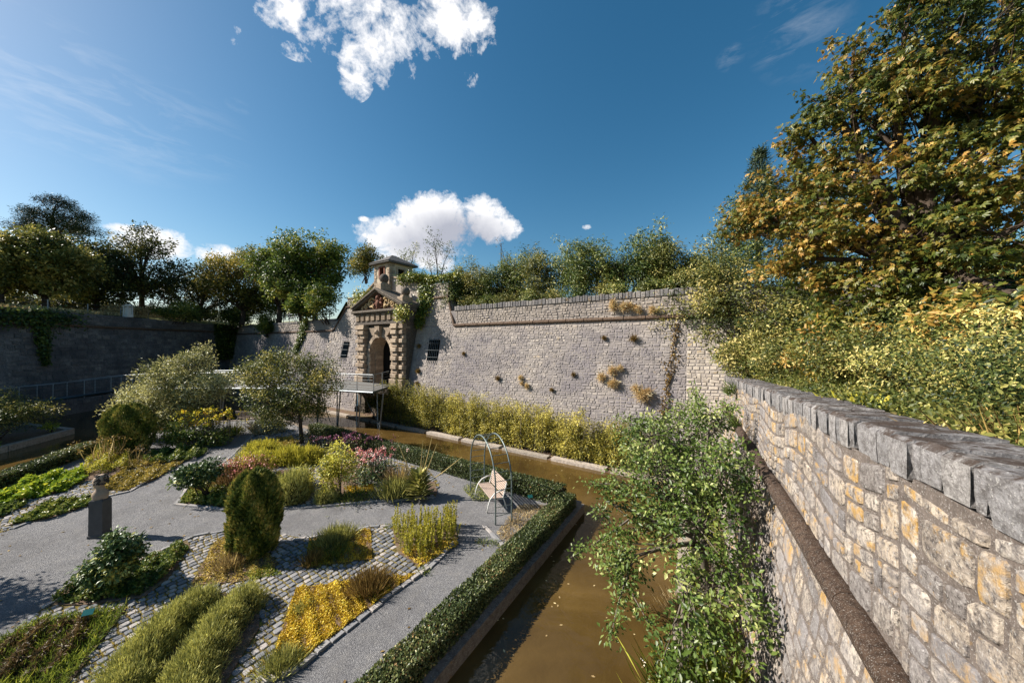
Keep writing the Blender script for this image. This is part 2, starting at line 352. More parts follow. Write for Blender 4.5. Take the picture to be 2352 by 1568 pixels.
M['wall_stone'] = stone_mat('limestone rubble', [(0, (.24, .215, .205)), (.3, (.3, .265, .245)), (.6, (.35, .31, .28)), (.85, (.4, .35, .305)), (1, (.45, .405, .37))],
                            lich_amt=.05, lichen=(.4, .3, .17), dark=(.15, .135, .138), dark_amt=.5, scale=.9, big=(GREY, 8.0), bscale=.42, patch=cream_band, mott=.35)
M['coping_top'] = stone_mat('mossy coping top', [(0, (.2, .2, .21)), (.5, (.29, .28, .285)), (1, (.37, .35, .34))], lich_amt=-.25, lichen=(.42, .24, .06), dark=(.085, .075, .072), dark_amt=.9, mott=.6, scale=1.6, bstr=1.0, patch=moss_top)
M['cordon_near'] = stone_mat('mossy string course', [(0, (.07, .045, .032)), (1, (.085, .056, .04))], lich_amt=-.1, lichen=(.26, .12, .025), dark=(.022, .013, .009), dark_amt=1.1, scale=2.2, bstr=1.0)
M['cordon'] = stone_mat('string course', [(0, (.1, .062, .042)), (1, (.12, .08, .055))], lich_amt=-.1, lichen=(.3, .15, .05), dark=(.05, .032, .024), dark_amt=.8, scale=1.3)
M['gate_stone'] = stone_mat('gate sandstone', [(0, (.27, .205, .15)), (.5, (.39, .3, .22)), (1, (.5, .39, .285))], lich_amt=0, dark=(.04, .033, .03), dark_amt=.55, scale=.9, mott=.3)
M['gate_dark'] = stone_mat('blackened and shade toned sandstone', [(0, (.11, .09, .075)), (1, (.2, .165, .13))], lich_amt=0, dark=(.03, .026, .024), dark_amt=.9, scale=1.0, mott=.5)  # black weathering, with the shadows of the cornice band added to the colour
M['relief_tan'] = plain_mat('relief sandstone', (.5, .36, .2), .85, .2, 0, .5, 6, .3)
M['relief_red'] = plain_mat('red sandstone', (.17, .075, .05), .85, .2, 0, .5, 6, .3)
M['slate'] = stone_mat('slate roof', [(0, (.09, .085, .085)), (1, (.16, .15, .145))], lich_amt=.2, dark=(.03, .03, .03), dark_amt=.5)
M['plaster'] = stone_mat('aged plaster', [(0, (.44, .36, .27)), (1, (.5, .42, .32))], lich_amt=0, dark=(.2, .15, .11), dark_amt=.5, scale=.8)
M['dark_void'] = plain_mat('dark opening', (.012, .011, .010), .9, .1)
M['kerb'] = stone_mat('concrete kerb', [(0, (.3, .26, .22)), (1, (.42, .36, .31))], lich_amt=.15, lichen=(.3, .2, .06), dark=(.07, .06, .05), dark_amt=.7, scale=1.4)
M['kerb_dark'] = stone_mat('old dark kerb', [(0, (.15, .125, .105)), (1, (.21, .18, .155))], lich_amt=.3, lichen=(.3, .17, .05), dark=(.05, .04, .035), dark_amt=.8, scale=1.6)
M['steel'] = plain_mat('galvanised steel', (.24, .26, .28), .5, .4, .4, .3, 5, .05)
M['dark_steel'] = plain_mat('dark steel', (.06, .075, .085), .45, .5, .5, .3, 6, .05)
M['paint_green_steel'] = plain_mat('grey green painted steel', (.13, .165, .165), .45, .5, .3, .3, 8, .05)
M['white_steel'] = plain_mat('light painted steel', (.62, .62, .6), .4, .5, 0, .2, 6, .03)
M['wood'] = plain_mat('weathered bench wood', (.4, .31, .26), .7, .3, 0, .5, 16, .2)
M['deck'] = plain_mat('bridge deck', (.13, .125, .12), .8, .2, 0, .3, 3, .1)
M['bust_stone'] = plain_mat('bust sandstone', (.36, .27, .2), .8, .25, 0, .7, 9, .4)
M['plinth_stone'] = plain_mat('shade darkened plinth stone', (.085, .08, .08), .75, .25, 0, .5, 7, .3)  # shade on the visible plinth faces is put into this colour
M['hair_stone'] = plain_mat('weathered dark stone', (.055, .048, .042), .85, .2, 0, .6, 20, .6)
M['sett'] = stone_mat('granite sett', [(0, (.09, .095, .11)), (.4, (.16, .165, .18)), (.7, (.25, .245, .25)), (1, (.4, .36, .335))], lich_amt=0, dark=(.1, .1, .105), dark_amt=.35, scale=3.0, bstr=.4)

m, k = newmat('gravel'); M['gravel'] = m
p = POS(k); a1 = k.noise(p, 60, 4, .8); a2 = k.noise(p, .9, 4, .6); a3 = k.noise(p, 190, 2, .7)
vo = k('ShaderNodeTexVoronoi', i_Scale=75.0, i_Vector=p)
c = k.ramp(vo.outputs['Color'], [(0, (.085, .085, .092)), (.5, (.19, .188, .198)), (1, (.35, .342, .34))])
c = k.mix(k.m('MULTIPLY', k.m('SUBTRACT', k.noise(p, 3.5, 5, .7), .5, clamp=True), 2.2, clamp=True), c, (.3, .285, .27))
c = k.mix(k.m('MULTIPLY', k.m('SUBTRACT', a2, .46, clamp=True), 2.6, clamp=True), c, (.125, .122, .126))
c = k.mix(k.m('MULTIPLY', k.m('SUBTRACT', a1, .6, clamp=True), 5.0, clamp=True), c, (.4, .39, .385))
finish(k, c, .95, .1, k.m('ADD', k.m('MULTIPLY', vo.outputs['Distance'], -1.0), a3), .9, .02)
m, k = newmat('bed soil'); M['soil'] = m
p = POS(k); a = k.noise(p, 14, 6, .7); b_ = k.noise(p, 1.7, 4)
c = k.ramp(a, [(.3, (.07, .045, .032)), (.55, (.17, .115, .085)), (.75, (.3, .22, .17))])
c = k.mix(k.m('MULTIPLY', k.m('SUBTRACT', b_, .5, clamp=True), 3.0, clamp=True), c, (.13, .12, .035))
finish(k, c, .95, .1, a, .8, .04)
m, k = newmat('mossy joint'); M['joint'] = m
p = POS(k); a = k.noise(p, 9, 6, .7); b_ = k.noise(p, 45, 4)
c = k.ramp(a, [(.35, (.07, .055, .04)), (.5, (.13, .105, .04)), (.65, (.3, .23, .04))])
finish(k, c, .95, .1, b_, .6, .02)
m, k = newmat('bank earth'); M['bank'] = m
p = POS(k); a = k.noise(p, 3, 6, .7)
finish(k, k.ramp(a, [(.35, (.05, .05, .02)), (.5, (.12, .115, .03)), (.7, (.26, .2, .08))]), .95, .1, a, .6, .05)
m, k = newmat('meadow'); M['meadow'] = m
p = POS(k); a = k.noise(p, 1.3, 6, .7)
finish(k, k.ramp(a, [(.35, (.06, .08, .02)), (.55, (.16, .16, .04)), (.7, (.3, .24, .1))]), .95, .1, a, .5, .05)
m, k = newmat('moat water'); M['water'] = m
p = POS(k); a = k.noise(p, .35, 4, .6, .5); w1 = k.noise(p, 2.6, 3, .5, .6); w2 = k.noise(p, 14, 2, .5)
c = k.ramp(a, [(.3, (.042, .025, .008)), (.5, (.075, .046, .014)), (.7, (.12, .075, .024))])
b_ = finish(k, c, .04, .6, k.m('ADD', w1, k.m('MULTIPLY', w2, .2)), .05, .25)
b_.inputs['IOR'].default_value = 1.33

# ------------------------------------------------------------------ ground, water, island, shores
WZ = -.25
mb = MB(); mb.add([(-600, -200, -1.45), (600, -200, -1.45), (600, 1200, -1.45), (-600, 1200, -1.45)], [(0, 1, 2, 3)])
tag(mb.build('ground', M['meadow']), kind='structure')
mb = MB(); mb.add([(-60, -14, WZ), (16, -14, WZ), (16, 60, WZ), (-60, 60, WZ)], [(0, 1, 2, 3)])
tag(mb.build('water', M['water']), kind='structure')
ISLAND = [(2.38, 11.75), (-13.0, 22.1), (-17.5, 25.2), (-21.9, 23.6), (-22.0, 18.3), (-19.9, 13.0), (-17.5, 6.0), (-16.0, -3.0), (-6.7, -3.0), (-1.42, 5.53)]
mb = MB(); mb.prism(ISLAND, -1.4, 0.0); island = tag(mb.build('garden_island', M['gravel']), kind='structure')
def ribbon(mbx, pts, off0, off1, z0, z1, closed=False):     # a kerb along a line; off>0 = left of travel
    n = len(pts); L = []
    for i in range(n):
        a = Vector(pts[i - 1] if (i or closed) else pts[i]); b = Vector(pts[(i + 1) % n] if (i < n - 1 or closed) else pts[i]); c = Vector(pts[i])
        t1 = (c - a).normalized() if (c - a).length > 1e-6 else (b - c).normalized(); t2 = (b - c).normalized() if (b - c).length > 1e-6 else t1
        t = (t1 + t2).normalized(); nn = Vector((-t.y, t.x)); kf = 1 / max(.5, nn.dot(Vector((-t1.y, t1.x)))); L.append((c, nn * kf))
    for i in range(n if closed else n - 1):
        (a, na), (b, nb) = L[i], L[(i + 1) % n]
        q = [a + na * off0, b + nb * off0, b + nb * off1, a + na * off1]
        mbx.hexa([(v.x, v.y, z0) for v in q] + [(v.x, v.y, z1) for v in q])
def subdiv(pts, step, rng=None, jit=0.0):
    out = []
    for a, b in zip(pts[:-1], pts[1:]):
        n = max(1, int(round(math.dist(a, b) / step)))
        for i in range(n):
            t = i / n; out.append((a[0] + (b[0] - a[0]) * t, a[1] + (b[1] - a[1]) * t))
    out.append(pts[-1]); return out
R0 = random.Random(4)
kerb_line = ISLAND[::-1][:1] + ISLAND[:6]
isl_kerb = tag(bpy.data.objects.new('canal_kerb', None), kind='structure'); COL.objects.link(isl_kerb)
kl = [(-6.7, -3.0), (-1.42, 5.53), (2.38, 11.75), (-13.0, 22.1), (-17.5, 25.2), (-21.9, 23.6), (-22.0, 18.3), (-19.9, 13.0), (-17.5, 6.0), (-16.0, -3.0)]
for a, b in zip(kl[:-1], kl[1:]):
    n = max(1, int(math.dist(a, b) / 2.6))
    for i in range(n):
        t0, t1 = i / n + .002, (i + 1) / n - .002
        pa = (a[0] + (b[0] - a[0]) * t0, a[1] + (b[1] - a[1]) * t0); pb = (a[0] + (b[0] - a[0]) * t1, a[1] + (b[1] - a[1]) * t1)
        q = MB(); q.val = R0.random(); ribbon(q, [pa, pb], -.12, .2, -1.39, .035 + R0.uniform(-.01, .01)); q.build('kerb_stone', M['kerb_dark'], isl_kerb)

# bed with bamboo at the foot of the long wall, strip at the foot of the flank wall
BK = 1.96; RK = 1.67; ZB = -.2
corner = None
def isect(p, u, q, w):
    A = np.array([[u[0], -w[0]], [u[1], -w[1]]]); t = np.linalg.solve(A, np.array(q) - np.array(p)); return tuple(np.array(p) + t[0] * np.array(u))
kc = isect(WP - WN * BK, WU, RP + RN * RK, RU)
bedpoly = [MW(-34, BK, 0)[:2], kc, RW(-3, RK, 0)[:2], RW(-3, -.3, 0)[:2], RW(18, -.3, 0)[:2], MW(25, -1.2, 0)[:2], MW(-34, -1.2, 0)[:2]]
mb = MB(); mb.prism(bedpoly, -1.4, ZB); tag(mb.build('planting_strip', M['soil']), kind='structure')
k2 = tag(bpy.data.objects.new('canal_kerb', None), kind='structure'); COL.objects.link(k2)
for line in ([MW(-34, BK, 0)[:2], kc], [kc, RW(-3, RK, 0)[:2]]):
    a, b = line; n = int(math.dist(a, b) / 2.8)
    for i in range(n):
        t0, t1 = i / n + .002, (i + 1) / n - .002
        pa = (a[0] + (b[0] - a[0]) * t0, a[1] + (b[1] - a[1]) * t0); pb = (a[0] + (b[0] - a[0]) * t1, a[1] + (b[1] - a[1]) * t1)
        q = MB(); q.val = R0.random(); ribbon(q, [pa, pb], -.02, .32 if line[0] is kc else .36, -1.39, -.12 + R0.uniform(-.015, .02)); q.build('kerb_stone', M['kerb'], k2)
# far shore on the left
SHORE = [(-24.0, 2.0), (-26.9, 18.2), (-28.0, 21.8), (-37.5, 24.6), (-38, 2)]
mb = MB(); mb.prism(SHORE, -1.4, -.02); tag(mb.build('left_shore', M['soil']), kind='structure')
k3 = tag(bpy.data.objects.new('canal_kerb', None), kind='structure'); COL.objects.link(k3)
for a, b in zip(SHORE[:3], SHORE[1:4]):
    n = max(1, int(math.dist(a, b) / 3))
    for i in range(n):
        t0, t1 = i / n + .002, (i + 1) / n - .002
        q = MB(); q.val = R0.random(); ribbon(q, [(a[0] + (b[0] - a[0]) * t0, a[1] + (b[1] - a[1]) * t0), (a[0] + (b[0] - a[0]) * t1, a[1] + (b[1] - a[1]) * t1)], -.08, .24, -1.38, .08); q.build('kerb_stone', M['kerb'], k3)

# ------------------------------------------------------------------ masonry
def stones(P, s0, s1, z0, z1, rh, sw, gap, thick, rng, skip=None, octo=False, jit=.18, wave=.04):
    out = []; z = z0; r = 0; ph = rng.random() * 9
    while z < z1 - rh * .35:
        h = min(rh * rng.uniform(.65, 1.45), z1 - z)
        if z1 - z - h < rh * .4: h = z1 - z
        s = s0 - rng.random() * sw
        while s < s1:
            w = sw * rng.choice((rng.uniform(.45, .8), rng.uniform(.8, 1.2), rng.uniform(1.1, 1.75)))
            a, b = max(s, s0), min(s + w, s1); s += w
            if b - a < sw * .22: continue
            sub = [(z, z + h)]
            if h > rh * 1.2 and rng.random() < .3: sub = [(z, z + h * .5), (z + h * .5, z + h)]
            for (za, zb) in sub:
                sc, zc = (a + b) / 2, (za + zb) / 2
                if skip and skip(sc, zc, (b - a) / 2): continue
                wv = lambda q: wave * rh * 5 * (math.sin(q * 1.7 / sw * .35 + ph + r * .22) if octo else math.sin(q * 1.7 / sw * .35 + ph + r))
                g2 = gap * rng.uniform(.6, 1.5) / 2; hh = zb - za; ww = b - a
                J = lambda lim: rng.uniform(-1, 1) * jit * min(hh, ww) * .5
                c4 = [(a + g2 + abs(J(1)) * .5, za + g2 + abs(J(1)) * .5), (b - g2 - abs(J(1)) * .5, za + g2 + abs(J(1)) * .4), (b - g2 - abs(J(1)) * .6, zb - g2 - abs(J(1)) * .5), (a + g2 + abs(J(1)) * .6, zb - g2 - abs(J(1)) * .4)]
                if octo:
                    ring = []
                    for i in range(4):
                        p, pn, pp = c4[i], c4[(i + 1) % 4], c4[i - 1]
                        f1, f2 = rng.uniform(.04, .2), rng.uniform(.04, .2)
                        if i % 2: f1, f2 = f2 * .9, f1
                        ring.append((p[0] + (pp[0] - p[0]) * f1, p[1] + (pp[1] - p[1]) * f1)); ring.append((p[0] + (pn[0] - p[0]) * f2, p[1] + (pn[1] - p[1]) * f2))
                else: ring = c4
                n = len(ring); cs = sum(p[0] for p in ring) / n; cz = sum(p[1] for p in ring) / n
                t = thick * rng.uniform(.25, 1.0); sh = 1 - min(.24, .035 / max(min(hh, ww) * .5, .02)) if octo else 1 - min(.2, .02 / (min(hh, ww) * .5))
                outer = [P(q[0], q[1] + wv(q[0]), -.03) for q in ring]
                inner = [P(cs + (q[0] - cs) * sh, cz + (q[1] - cz) * sh + wv(q[0]), t + rng.uniform(-.15, .15) * thick) for q in ring]
                if octo:
                    mid = [P(cs + (q[0] - cs) * (sh + 1) / 2 * 1.01, cz + (q[1] - cz) * (sh + 1) / 2 * 1.01 + wv(q[0]), t * .62) for q in ring]
                    F = [(i, (i + 1) % n, n + (i + 1) % n, n + i) for i in range(n)] + [(n + i, n + (i + 1) % n, 2 * n + (i + 1) % n, 2 * n + i) for i in range(n)] + [tuple(range(2 * n, 3 * n))]
                    out.append((outer + mid + inner, F, rng.random(), P(cs, cz, t)))
                else:
                    F = [(i, (i + 1) % n, n + (i + 1) % n, n + i) for i in range(n)] + [tuple(range(n, 2 * n))]
                    out.append((outer + inner, F, rng.random(), P(cs, cz, t)))
        z += h; r += 1
    return out
def seen(p):      # rough size in the picture: 0 when outside the frame
    x, y, z = p
    if y < .3: return 0
    u, v = x / y, (z - EYE) / y
    if abs(u) > 1.56 or abs(v) > 1.03: return 0
    return 1 / (x * x + y * y + (z - EYE) ** 2)
def lay(st, name, mat, parent, limit=300, cap=None, smooth=False):
    """the pieces that show largest become objects of their own, the rest one piece of stuff"""
    cap = cap or (lambda p: True)
    order = sorted(range(len(st)), key=lambda i: -seen(st[i][3]) * (1 if cap(st[i][3]) else 0))
    own = set(order[:limit]); rest = MB()
    for i, (v, f, a, c) in enumerate(st):
        if i in own:
            q = MB(); q.val = a; q.add(v, f); q.build(name, mat, parent, smooth)
        else: rest.val = a; rest.add(v, f)
    if rest.v: rest.build(name, mat, parent, smooth, kind='stuff')

# ---- the long wall with the gate
ZC = 6.75; ZU = 8.92; ZT = 8.12; ZTU = 9.92
def dw(z): return .6 - (z + .5) * 1.5 / 7.25
wall = thing('fortress_wall', 'long sunlit grey limestone rubble wall that holds the gateway', 'wall', (MW(0, 0, 0)[0], MW(0, 0, 0)[1], 0))
WIN = [(4.65, 5.75, 4.25, 5.75), (-6.75, -5.75, 4.2, 5.65)]
GL, GR = -3.05, 3.05
def edgeL(z): return -8.85 + max(0, z - ZC) * 1.5 / (ZU - ZC)       # raised block round the gate: its slanted sides
def edgeR(z): return 6.95 - max(0, z - ZC) * 1.05 / (ZU - ZC)
def in_block(s, z): return edgeL(min(z, ZU)) < s < edgeR(min(z, ZU))
def holes(s, z):
    if GL + .1 < s < GR - .1: return True
    return any(a < s < b and c < z < d for a, b, c, d in WIN)
def wskip(s, z, hw):
    if GL - hw * .6 < s < GR + hw * .6: return True
    return any(a - .12 - hw < s < b + .12 + hw and c - .2 < z < d + .1 for a, b, c, d in WIN)
core = MB(); core.val = .5
sb = sorted({-34.2, -25, -16, GL, GR, 12, 18, 30.0} | {w[0] for w in WIN} | {w[1] for w in WIN}); zb = sorted({-1.4, 2.0, ZC} | {w[2] for w in WIN} | {w[3] for w in WIN})
for a, b in zip(sb[:-1], sb[1:]):
    for c, d in zip(zb[:-1], zb[1:]):
        if holes((a + b) / 2, (c + d) / 2): continue
        core.add([MW(a, dw(c), c), MW(b, dw(c), c), MW(b, dw(d), d), MW(a, dw(d), d)], [(0, 1, 2, 3)])
DP = -.98     # parapet face
def panel(s0a, s1a, z0, s0b, s1b, z1, d0, d1, back=.7):
    core.hexa([MW(s0a, d0, z0), MW(s1a, d0, z0), MW(s1a, d0 - back, z0), MW(s0a, d0 - back, z0), MW(s0b, d1, z1), MW(s1b, d1, z1), MW(s1b, d1 - back, z1), MW(s0b, d1 - back, z1)])
panel(6.5, 30, ZC, 6.5, 30, ZT - .3, DP, DP); panel(-34.2, -8.3, ZC, -34.2, -8.3, ZT - .45, DP, DP)
panel(GR, edgeR(ZC), ZC, GR, edgeR(ZU), ZU, dw(ZC), dw(ZU)); panel(edgeL(ZC), GL, ZC, edgeL(ZU), GL, ZU, dw(ZC), dw(ZU))
panel(2.6, edgeR(ZU), ZU, 2.6, edgeR(ZU), ZTU, dw(ZU) - .05, dw(ZU) - .05, .8); panel(edgeL(ZU), -2.9, ZU, edgeL(ZU), -2.9, ZTU - .2, dw(ZU) - .05, dw(ZU) - .05, .8)
core.build('wall_core', M['wall_mortar'], wall)
R1 = random.Random(11)
st = stones(lambda s, z, d: MW(s, dw(z) + d, z), GR, 21.75, .6, ZC - .06, .13, .25, .017, .032, R1, wskip)
st += stones(lambda s, z, d: MW(s, dw(z) + d, z), -34, GL, .0, ZC - .06, .19, .38, .026, .045, R1, wskip)
st += stones(lambda s, z, d: MW(s, DP + d, z), 7.0, 24.2, ZC + .12, ZT - .32, .125, .26, .02, .04, R1)
st += stones(lambda s, z, d: MW(s, DP + d, z), -34, -9.2, ZC + .12, ZT - .47, .2, .4, .03, .05, R1)
blk = lambda s, z, hw: not (edgeL(z) + hw * .7 < s < edgeR(z) - hw * .7) or GL - hw * .6 < s < GR + hw * .6
st += stones(lambda s, z, d: MW(s, dw(z) + d, z), -8.85, 6.95, ZC + .05, ZU - .06, .15, .3, .022, .045, R1, blk)
st += stones(lambda s, z, d: MW(s, dw(ZU) - .05 + d, z), 2.7, edgeR(ZU), ZU + .12, ZTU, .2, .36, .03, .05, R1)
st += stones(lambda s, z, d: MW(s, dw(ZU) - .05 + d, z), edgeL(ZU), -2.9, ZU + .12, ZTU - .2, .2, .36, .03, .05, R1)
lay(st, 'rubble_stone', M['wall_stone'], wall, 300, lambda p: p[2] > 2)
M['cream_stone'] = stone_mat('sun brightened cream limestone', [(0, (.32, .28, .245)), (.5, (.43, .375, .315)), (1, (.52, .46, .39))], lich_amt=.05, dark=(.19, .165, .15), dark_amt=.4, scale=.9, mott=.3)  # cream stone, made paler as if this stretch turned to the sun
lay(stones(lambda s, z, d: MW(s, dw(z) + d, z), 21.75, 24.3, .6, ZC - .06, .125, .27, .017, .035, R1), 'sunward_cream_stone', M['cream_stone'], wall, 120)
# soldier course along the parapet
s = 6.9
cop = []
while s < 24:
    w = R1.uniform(.14, .27); h = R1.uniform(.28, .36); q = MB(); q.fbox(MW, s + .008, s + w - .008, DP - .6, DP + .05 + R1.uniform(0, .03), ZT - .31, ZT - .31 + h, .025); cop.append((q.v, q.f, R1.random(), q.v[8])); s += w
s = -34
while s < -9.0:
    w = R1.uniform(.25, .5); q = MB(); q.fbox(MW, s + .01, s + w - .01, DP - .6, DP + .05 + R1.uniform(0, .03), ZT - .46, ZT - .24 + R1.uniform(-.03, .03), .025); cop.append((q.v, q.f, R1.random(), q.v[8])); s += w
lay(cop, 'coping_stone', M['coping'], wall, 120)
# string course
def roll(pts, r, name='string_course', mat='cordon', n=8):
    q = MB(); q.val = R1.random(); q.tube(pts, r, n, False); q.build(name, M[mat], wall, True)
def rollrun(F0, F1, n, r):
    for i in range(n):
        t0, t1 = i / n + .001, (i + 1) / n - .001; L = lambda t: tuple(F0[j] + (F1[j] - F0[j]) * t for j in range(3)); roll([L(t0), L((t0 + t1) / 2), L(t1)], r)
rollrun(MW(6.95, DP + .12, ZC + .03), MW(24.2, DP + .12, ZC + .03), 16, .11)
rollrun(MW(-34, DP + .12, ZC - .02), MW(-8.85, DP + .12, ZC - .02), 16, .11)
rollrun(MW(6.95, dw(ZC) + .03, ZC), MW(edgeR(ZU), dw(ZU) + .05, ZU), 3, .1); rollrun(MW(-8.85, dw(ZC) + .03, ZC), MW(edgeL(ZU), dw(ZU) + .05, ZU), 3, .1)
rollrun(MW(edgeR(ZU) + .06, dw(ZU) + .05, ZU + .02), MW(3.2, dw(ZU) + .05, ZU + .02), 3, .1); rollrun(MW(edgeL(ZU) - .06, dw(ZU) + .05, ZU + .02), MW(-3.0, dw(ZU) + .05, ZU + .02), 4, .1)
rollrun(MW(edgeR(ZU), dw(ZU) - .05, ZU + .1), MW(edgeR(ZU), dw(ZU) - .05, ZTU), 1, .08)
for i in range(5):
    q = MB(); q.val = R1.random(); a = 2.7 + (edgeR(ZU) - 2.7) / 5 * i; q.fbox(MW, a + .01, a + (edgeR(ZU) - 2.7) / 5 - .01, dw(ZU) - .9, dw(ZU) + .02, ZTU + .005, ZTU + .12, .02); q.build('coping_stone', M['coping'], wall)
    a = edgeL(ZU); b = (-2.9 - a) / 5; q = MB(); q.val = R1.random(); q.fbox(MW, a + b * i + .01, a + b * (i + 1) - .01, dw(ZU) - .9, dw(ZU) + .04, ZTU - .19, ZTU - .07, .02); q.build('coping_stone', M['coping'], wall)
# barred windows
for a, b, c, d in WIN:
    w = MB(); D0, D1 = dw(c), dw(d); bk = -1.3
    Pq = [MW(a, D0, c), MW(b, D0, c), MW(b, D1, d), MW(a, D1, d), MW(a, bk, c), MW(b, bk, c), MW(b, bk, d), MW(a, bk, d)]
    w.add(Pq, [(0, 1, 5, 4), (2, 3, 7, 6), (1, 2, 6, 5), (3, 0, 4, 7), (4, 5, 6, 7)])
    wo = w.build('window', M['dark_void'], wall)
    for i in range(6):
        s = a + (b - a) * (i + .5) / 6; q = MB(); q.tube([MW(s, D0 + .1, c - .2), MW(s, D1 + .1, d + .12)], .022, 5); q.build('bar', M['dark_steel'], wo)
    for i in range(3):
        z = c + (d - c) * (i + .5) / 3; q = MB(); q.tube([MW(a - .12, dw(z) + .14, z), MW(b + .12, dw(z) + .14, z)], .025, 5); q.build('bar', M['dark_steel'], wo)

# ---- flank wall on the right, its top below eye level
def rtop(s): return 4.86 - .73 * max(0.0, min(1.0, (s - 1.8) / 14.8))
RC = 2.9
def rd(z): return .5 - (z + .3) * .5 / 3.2
flank = thing('flank_wall', 'sunlit flank wall of big lichen-spotted limestones with a mossy rounded string course', 'wall', (RW(8, 0, 0)[0], RW(8, 0, 0)[1], 0))
S0, S1 = -1.6, 16.75
core = MB()
for i in range(12):
    a, b = S0 + (S1 - S0) * i / 12, S0 + (S1 - S0) * (i + 1) / 12
    core.add([RW(a, rd(-1.4), -1.4), RW(b, rd(-1.4), -1.4), RW(b, rd(RC), RC), RW(a, rd(RC), RC)], [(3, 2, 1, 0)])
    core.hexa([RW(a, -.6, RC - .1), RW(b, -.6, RC - .1), RW(b, -.03, RC - .1), RW(a, -.03, RC - .1), RW(a, -.6, rtop(a) - .3), RW(b, -.6, rtop(b) - .3), RW(b, -.03, rtop(b) - .3), RW(a, -.03, rtop(a) - .3)])
core.build('wall_core', M['near_mortar'], flank)
R2 = random.Random(5)
def rup(s, z, d):       # z 0..1 between string course and coping
    return RW(s, -.03 + d, RC + .1 + z * (rtop(s) - .27 - RC - .1))
def rup_st(a, b, rh, sw, gap): return stones(lambda s, z, d: rup(s, z / 1.3, d), a, b, 0, 1.3, rh, sw, gap, .028, R2, None, True, .26, .085)
st = rup_st(S0, 3.0, .23, .34, .014) + rup_st(3.0, 6.5, .21, .3, .014) + rup_st(6.5, S1, .18, .26, .016)
lay(st, 'rubble_stone', M['near_stone'], flank, 300)
low = stones(lambda s, z, d: RW(s, rd(z) + d, z), S0, S1, -.2, RC - .12, .24, .35, .016, .022, R2, None, True, .26, .085)
lw = MB()
lay(low, 'lower_rubble_stone', M['near_stone'], flank, 260)
s = S0; cop = []
while s < S1:
    w = R2.uniform(.1, .3); h = R2.uniform(.27, .35); o = R2.uniform(-.03, .012); tl = R2.uniform(-.03, .03)
    t0, t1 = rtop(s), rtop(s + w); g1 = .008
    def cs(sv, dv, zz): return RW(sv, dv, zz)
    a, b = s + g1, s + w - g1
    lean = R2.uniform(-.02, .02); ctop = R2.uniform(-.02, .015)
    D0_, Df = -.62, .0 + o; bv = .03
    Vv = []
    for (dd, zz, ins) in ((D0_, -h, 0), (Df - .01, -h + .01, bv * .5), (Df, -h * .6, .0), (Df, -bv * 1.3, .0), (Df - bv * 1.4, ctop, .0), (D0_ * .5, ctop + R2.uniform(-.012, .02), 0), (D0_, ctop, 0)):
        Vv += [cs(a + ins + lean * (1 if zz > -.2 else 0), dd, rtop(a) + zz), cs(b - ins + lean * (1 if zz > -.2 else 0), dd, rtop(b) + zz)]
    nr = len(Vv) // 2
    Fc = [(2 * i, 2 * i + 1, 2 * i + 3, 2 * i + 2) for i in range(nr - 1)] + [tuple(2 * i for i in range(nr - 1, -1, -1)), tuple(2 * i + 1 for i in range(nr))]
    cop.append((Vv, [tuple(reversed(f)) for f in Fc], R2.random(), Vv[6])); s += w
lay(cop, 'coping_stone', M['coping_top'], flank, 150)
n = 17
for i in range(n):
    a, b = S0 + (S1 - S0) * i / n, S0 + (S1 - S0) * (i + 1) / n
    q = MB(); q.val = R2.random(); q.tube([RW(a + .004, .02, RC), RW((a + b) / 2, .02 + R2.uniform(-.006, .006), RC + R2.uniform(-.006, .006)), RW(b - .004, .02, RC)], .135, 12, False); q.build('string_course', M['cordon_near'], flank, True)

# ---- shaded wall on the left
LW = [(-34.6, 3.0, 8.1), (-36.0, 24.0, 8.1), (-38.0, 37.0, 8.05), (-38.3, 47.5, 7.85)]
lwall = thing('shaded_wall', 'tall dark wall in shade with a grassy top behind the footbridge', 'wall', (-36, 24, 0))
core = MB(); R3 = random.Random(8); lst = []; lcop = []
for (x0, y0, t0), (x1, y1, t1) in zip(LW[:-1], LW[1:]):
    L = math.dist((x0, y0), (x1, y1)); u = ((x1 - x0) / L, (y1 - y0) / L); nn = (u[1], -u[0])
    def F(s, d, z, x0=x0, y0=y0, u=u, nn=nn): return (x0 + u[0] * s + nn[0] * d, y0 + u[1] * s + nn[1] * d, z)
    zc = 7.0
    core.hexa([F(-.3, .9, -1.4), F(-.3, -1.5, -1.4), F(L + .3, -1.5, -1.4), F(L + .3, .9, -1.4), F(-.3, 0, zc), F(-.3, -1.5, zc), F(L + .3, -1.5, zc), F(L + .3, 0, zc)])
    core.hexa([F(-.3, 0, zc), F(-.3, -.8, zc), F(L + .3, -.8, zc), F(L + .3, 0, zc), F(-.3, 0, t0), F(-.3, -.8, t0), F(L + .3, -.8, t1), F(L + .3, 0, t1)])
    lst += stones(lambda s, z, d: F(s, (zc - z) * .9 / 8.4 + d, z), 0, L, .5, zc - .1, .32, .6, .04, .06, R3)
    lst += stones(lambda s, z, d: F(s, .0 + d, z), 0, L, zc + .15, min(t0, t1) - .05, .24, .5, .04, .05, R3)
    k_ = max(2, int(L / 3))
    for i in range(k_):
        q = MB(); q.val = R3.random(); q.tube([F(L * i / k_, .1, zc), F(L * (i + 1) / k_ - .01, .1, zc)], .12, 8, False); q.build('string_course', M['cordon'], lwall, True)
core.build('wall_core', M['shade_dark_stone'], lwall)
lay(lst, 'rubble_stone', M['shade_dark_stone'], lwall, 200)

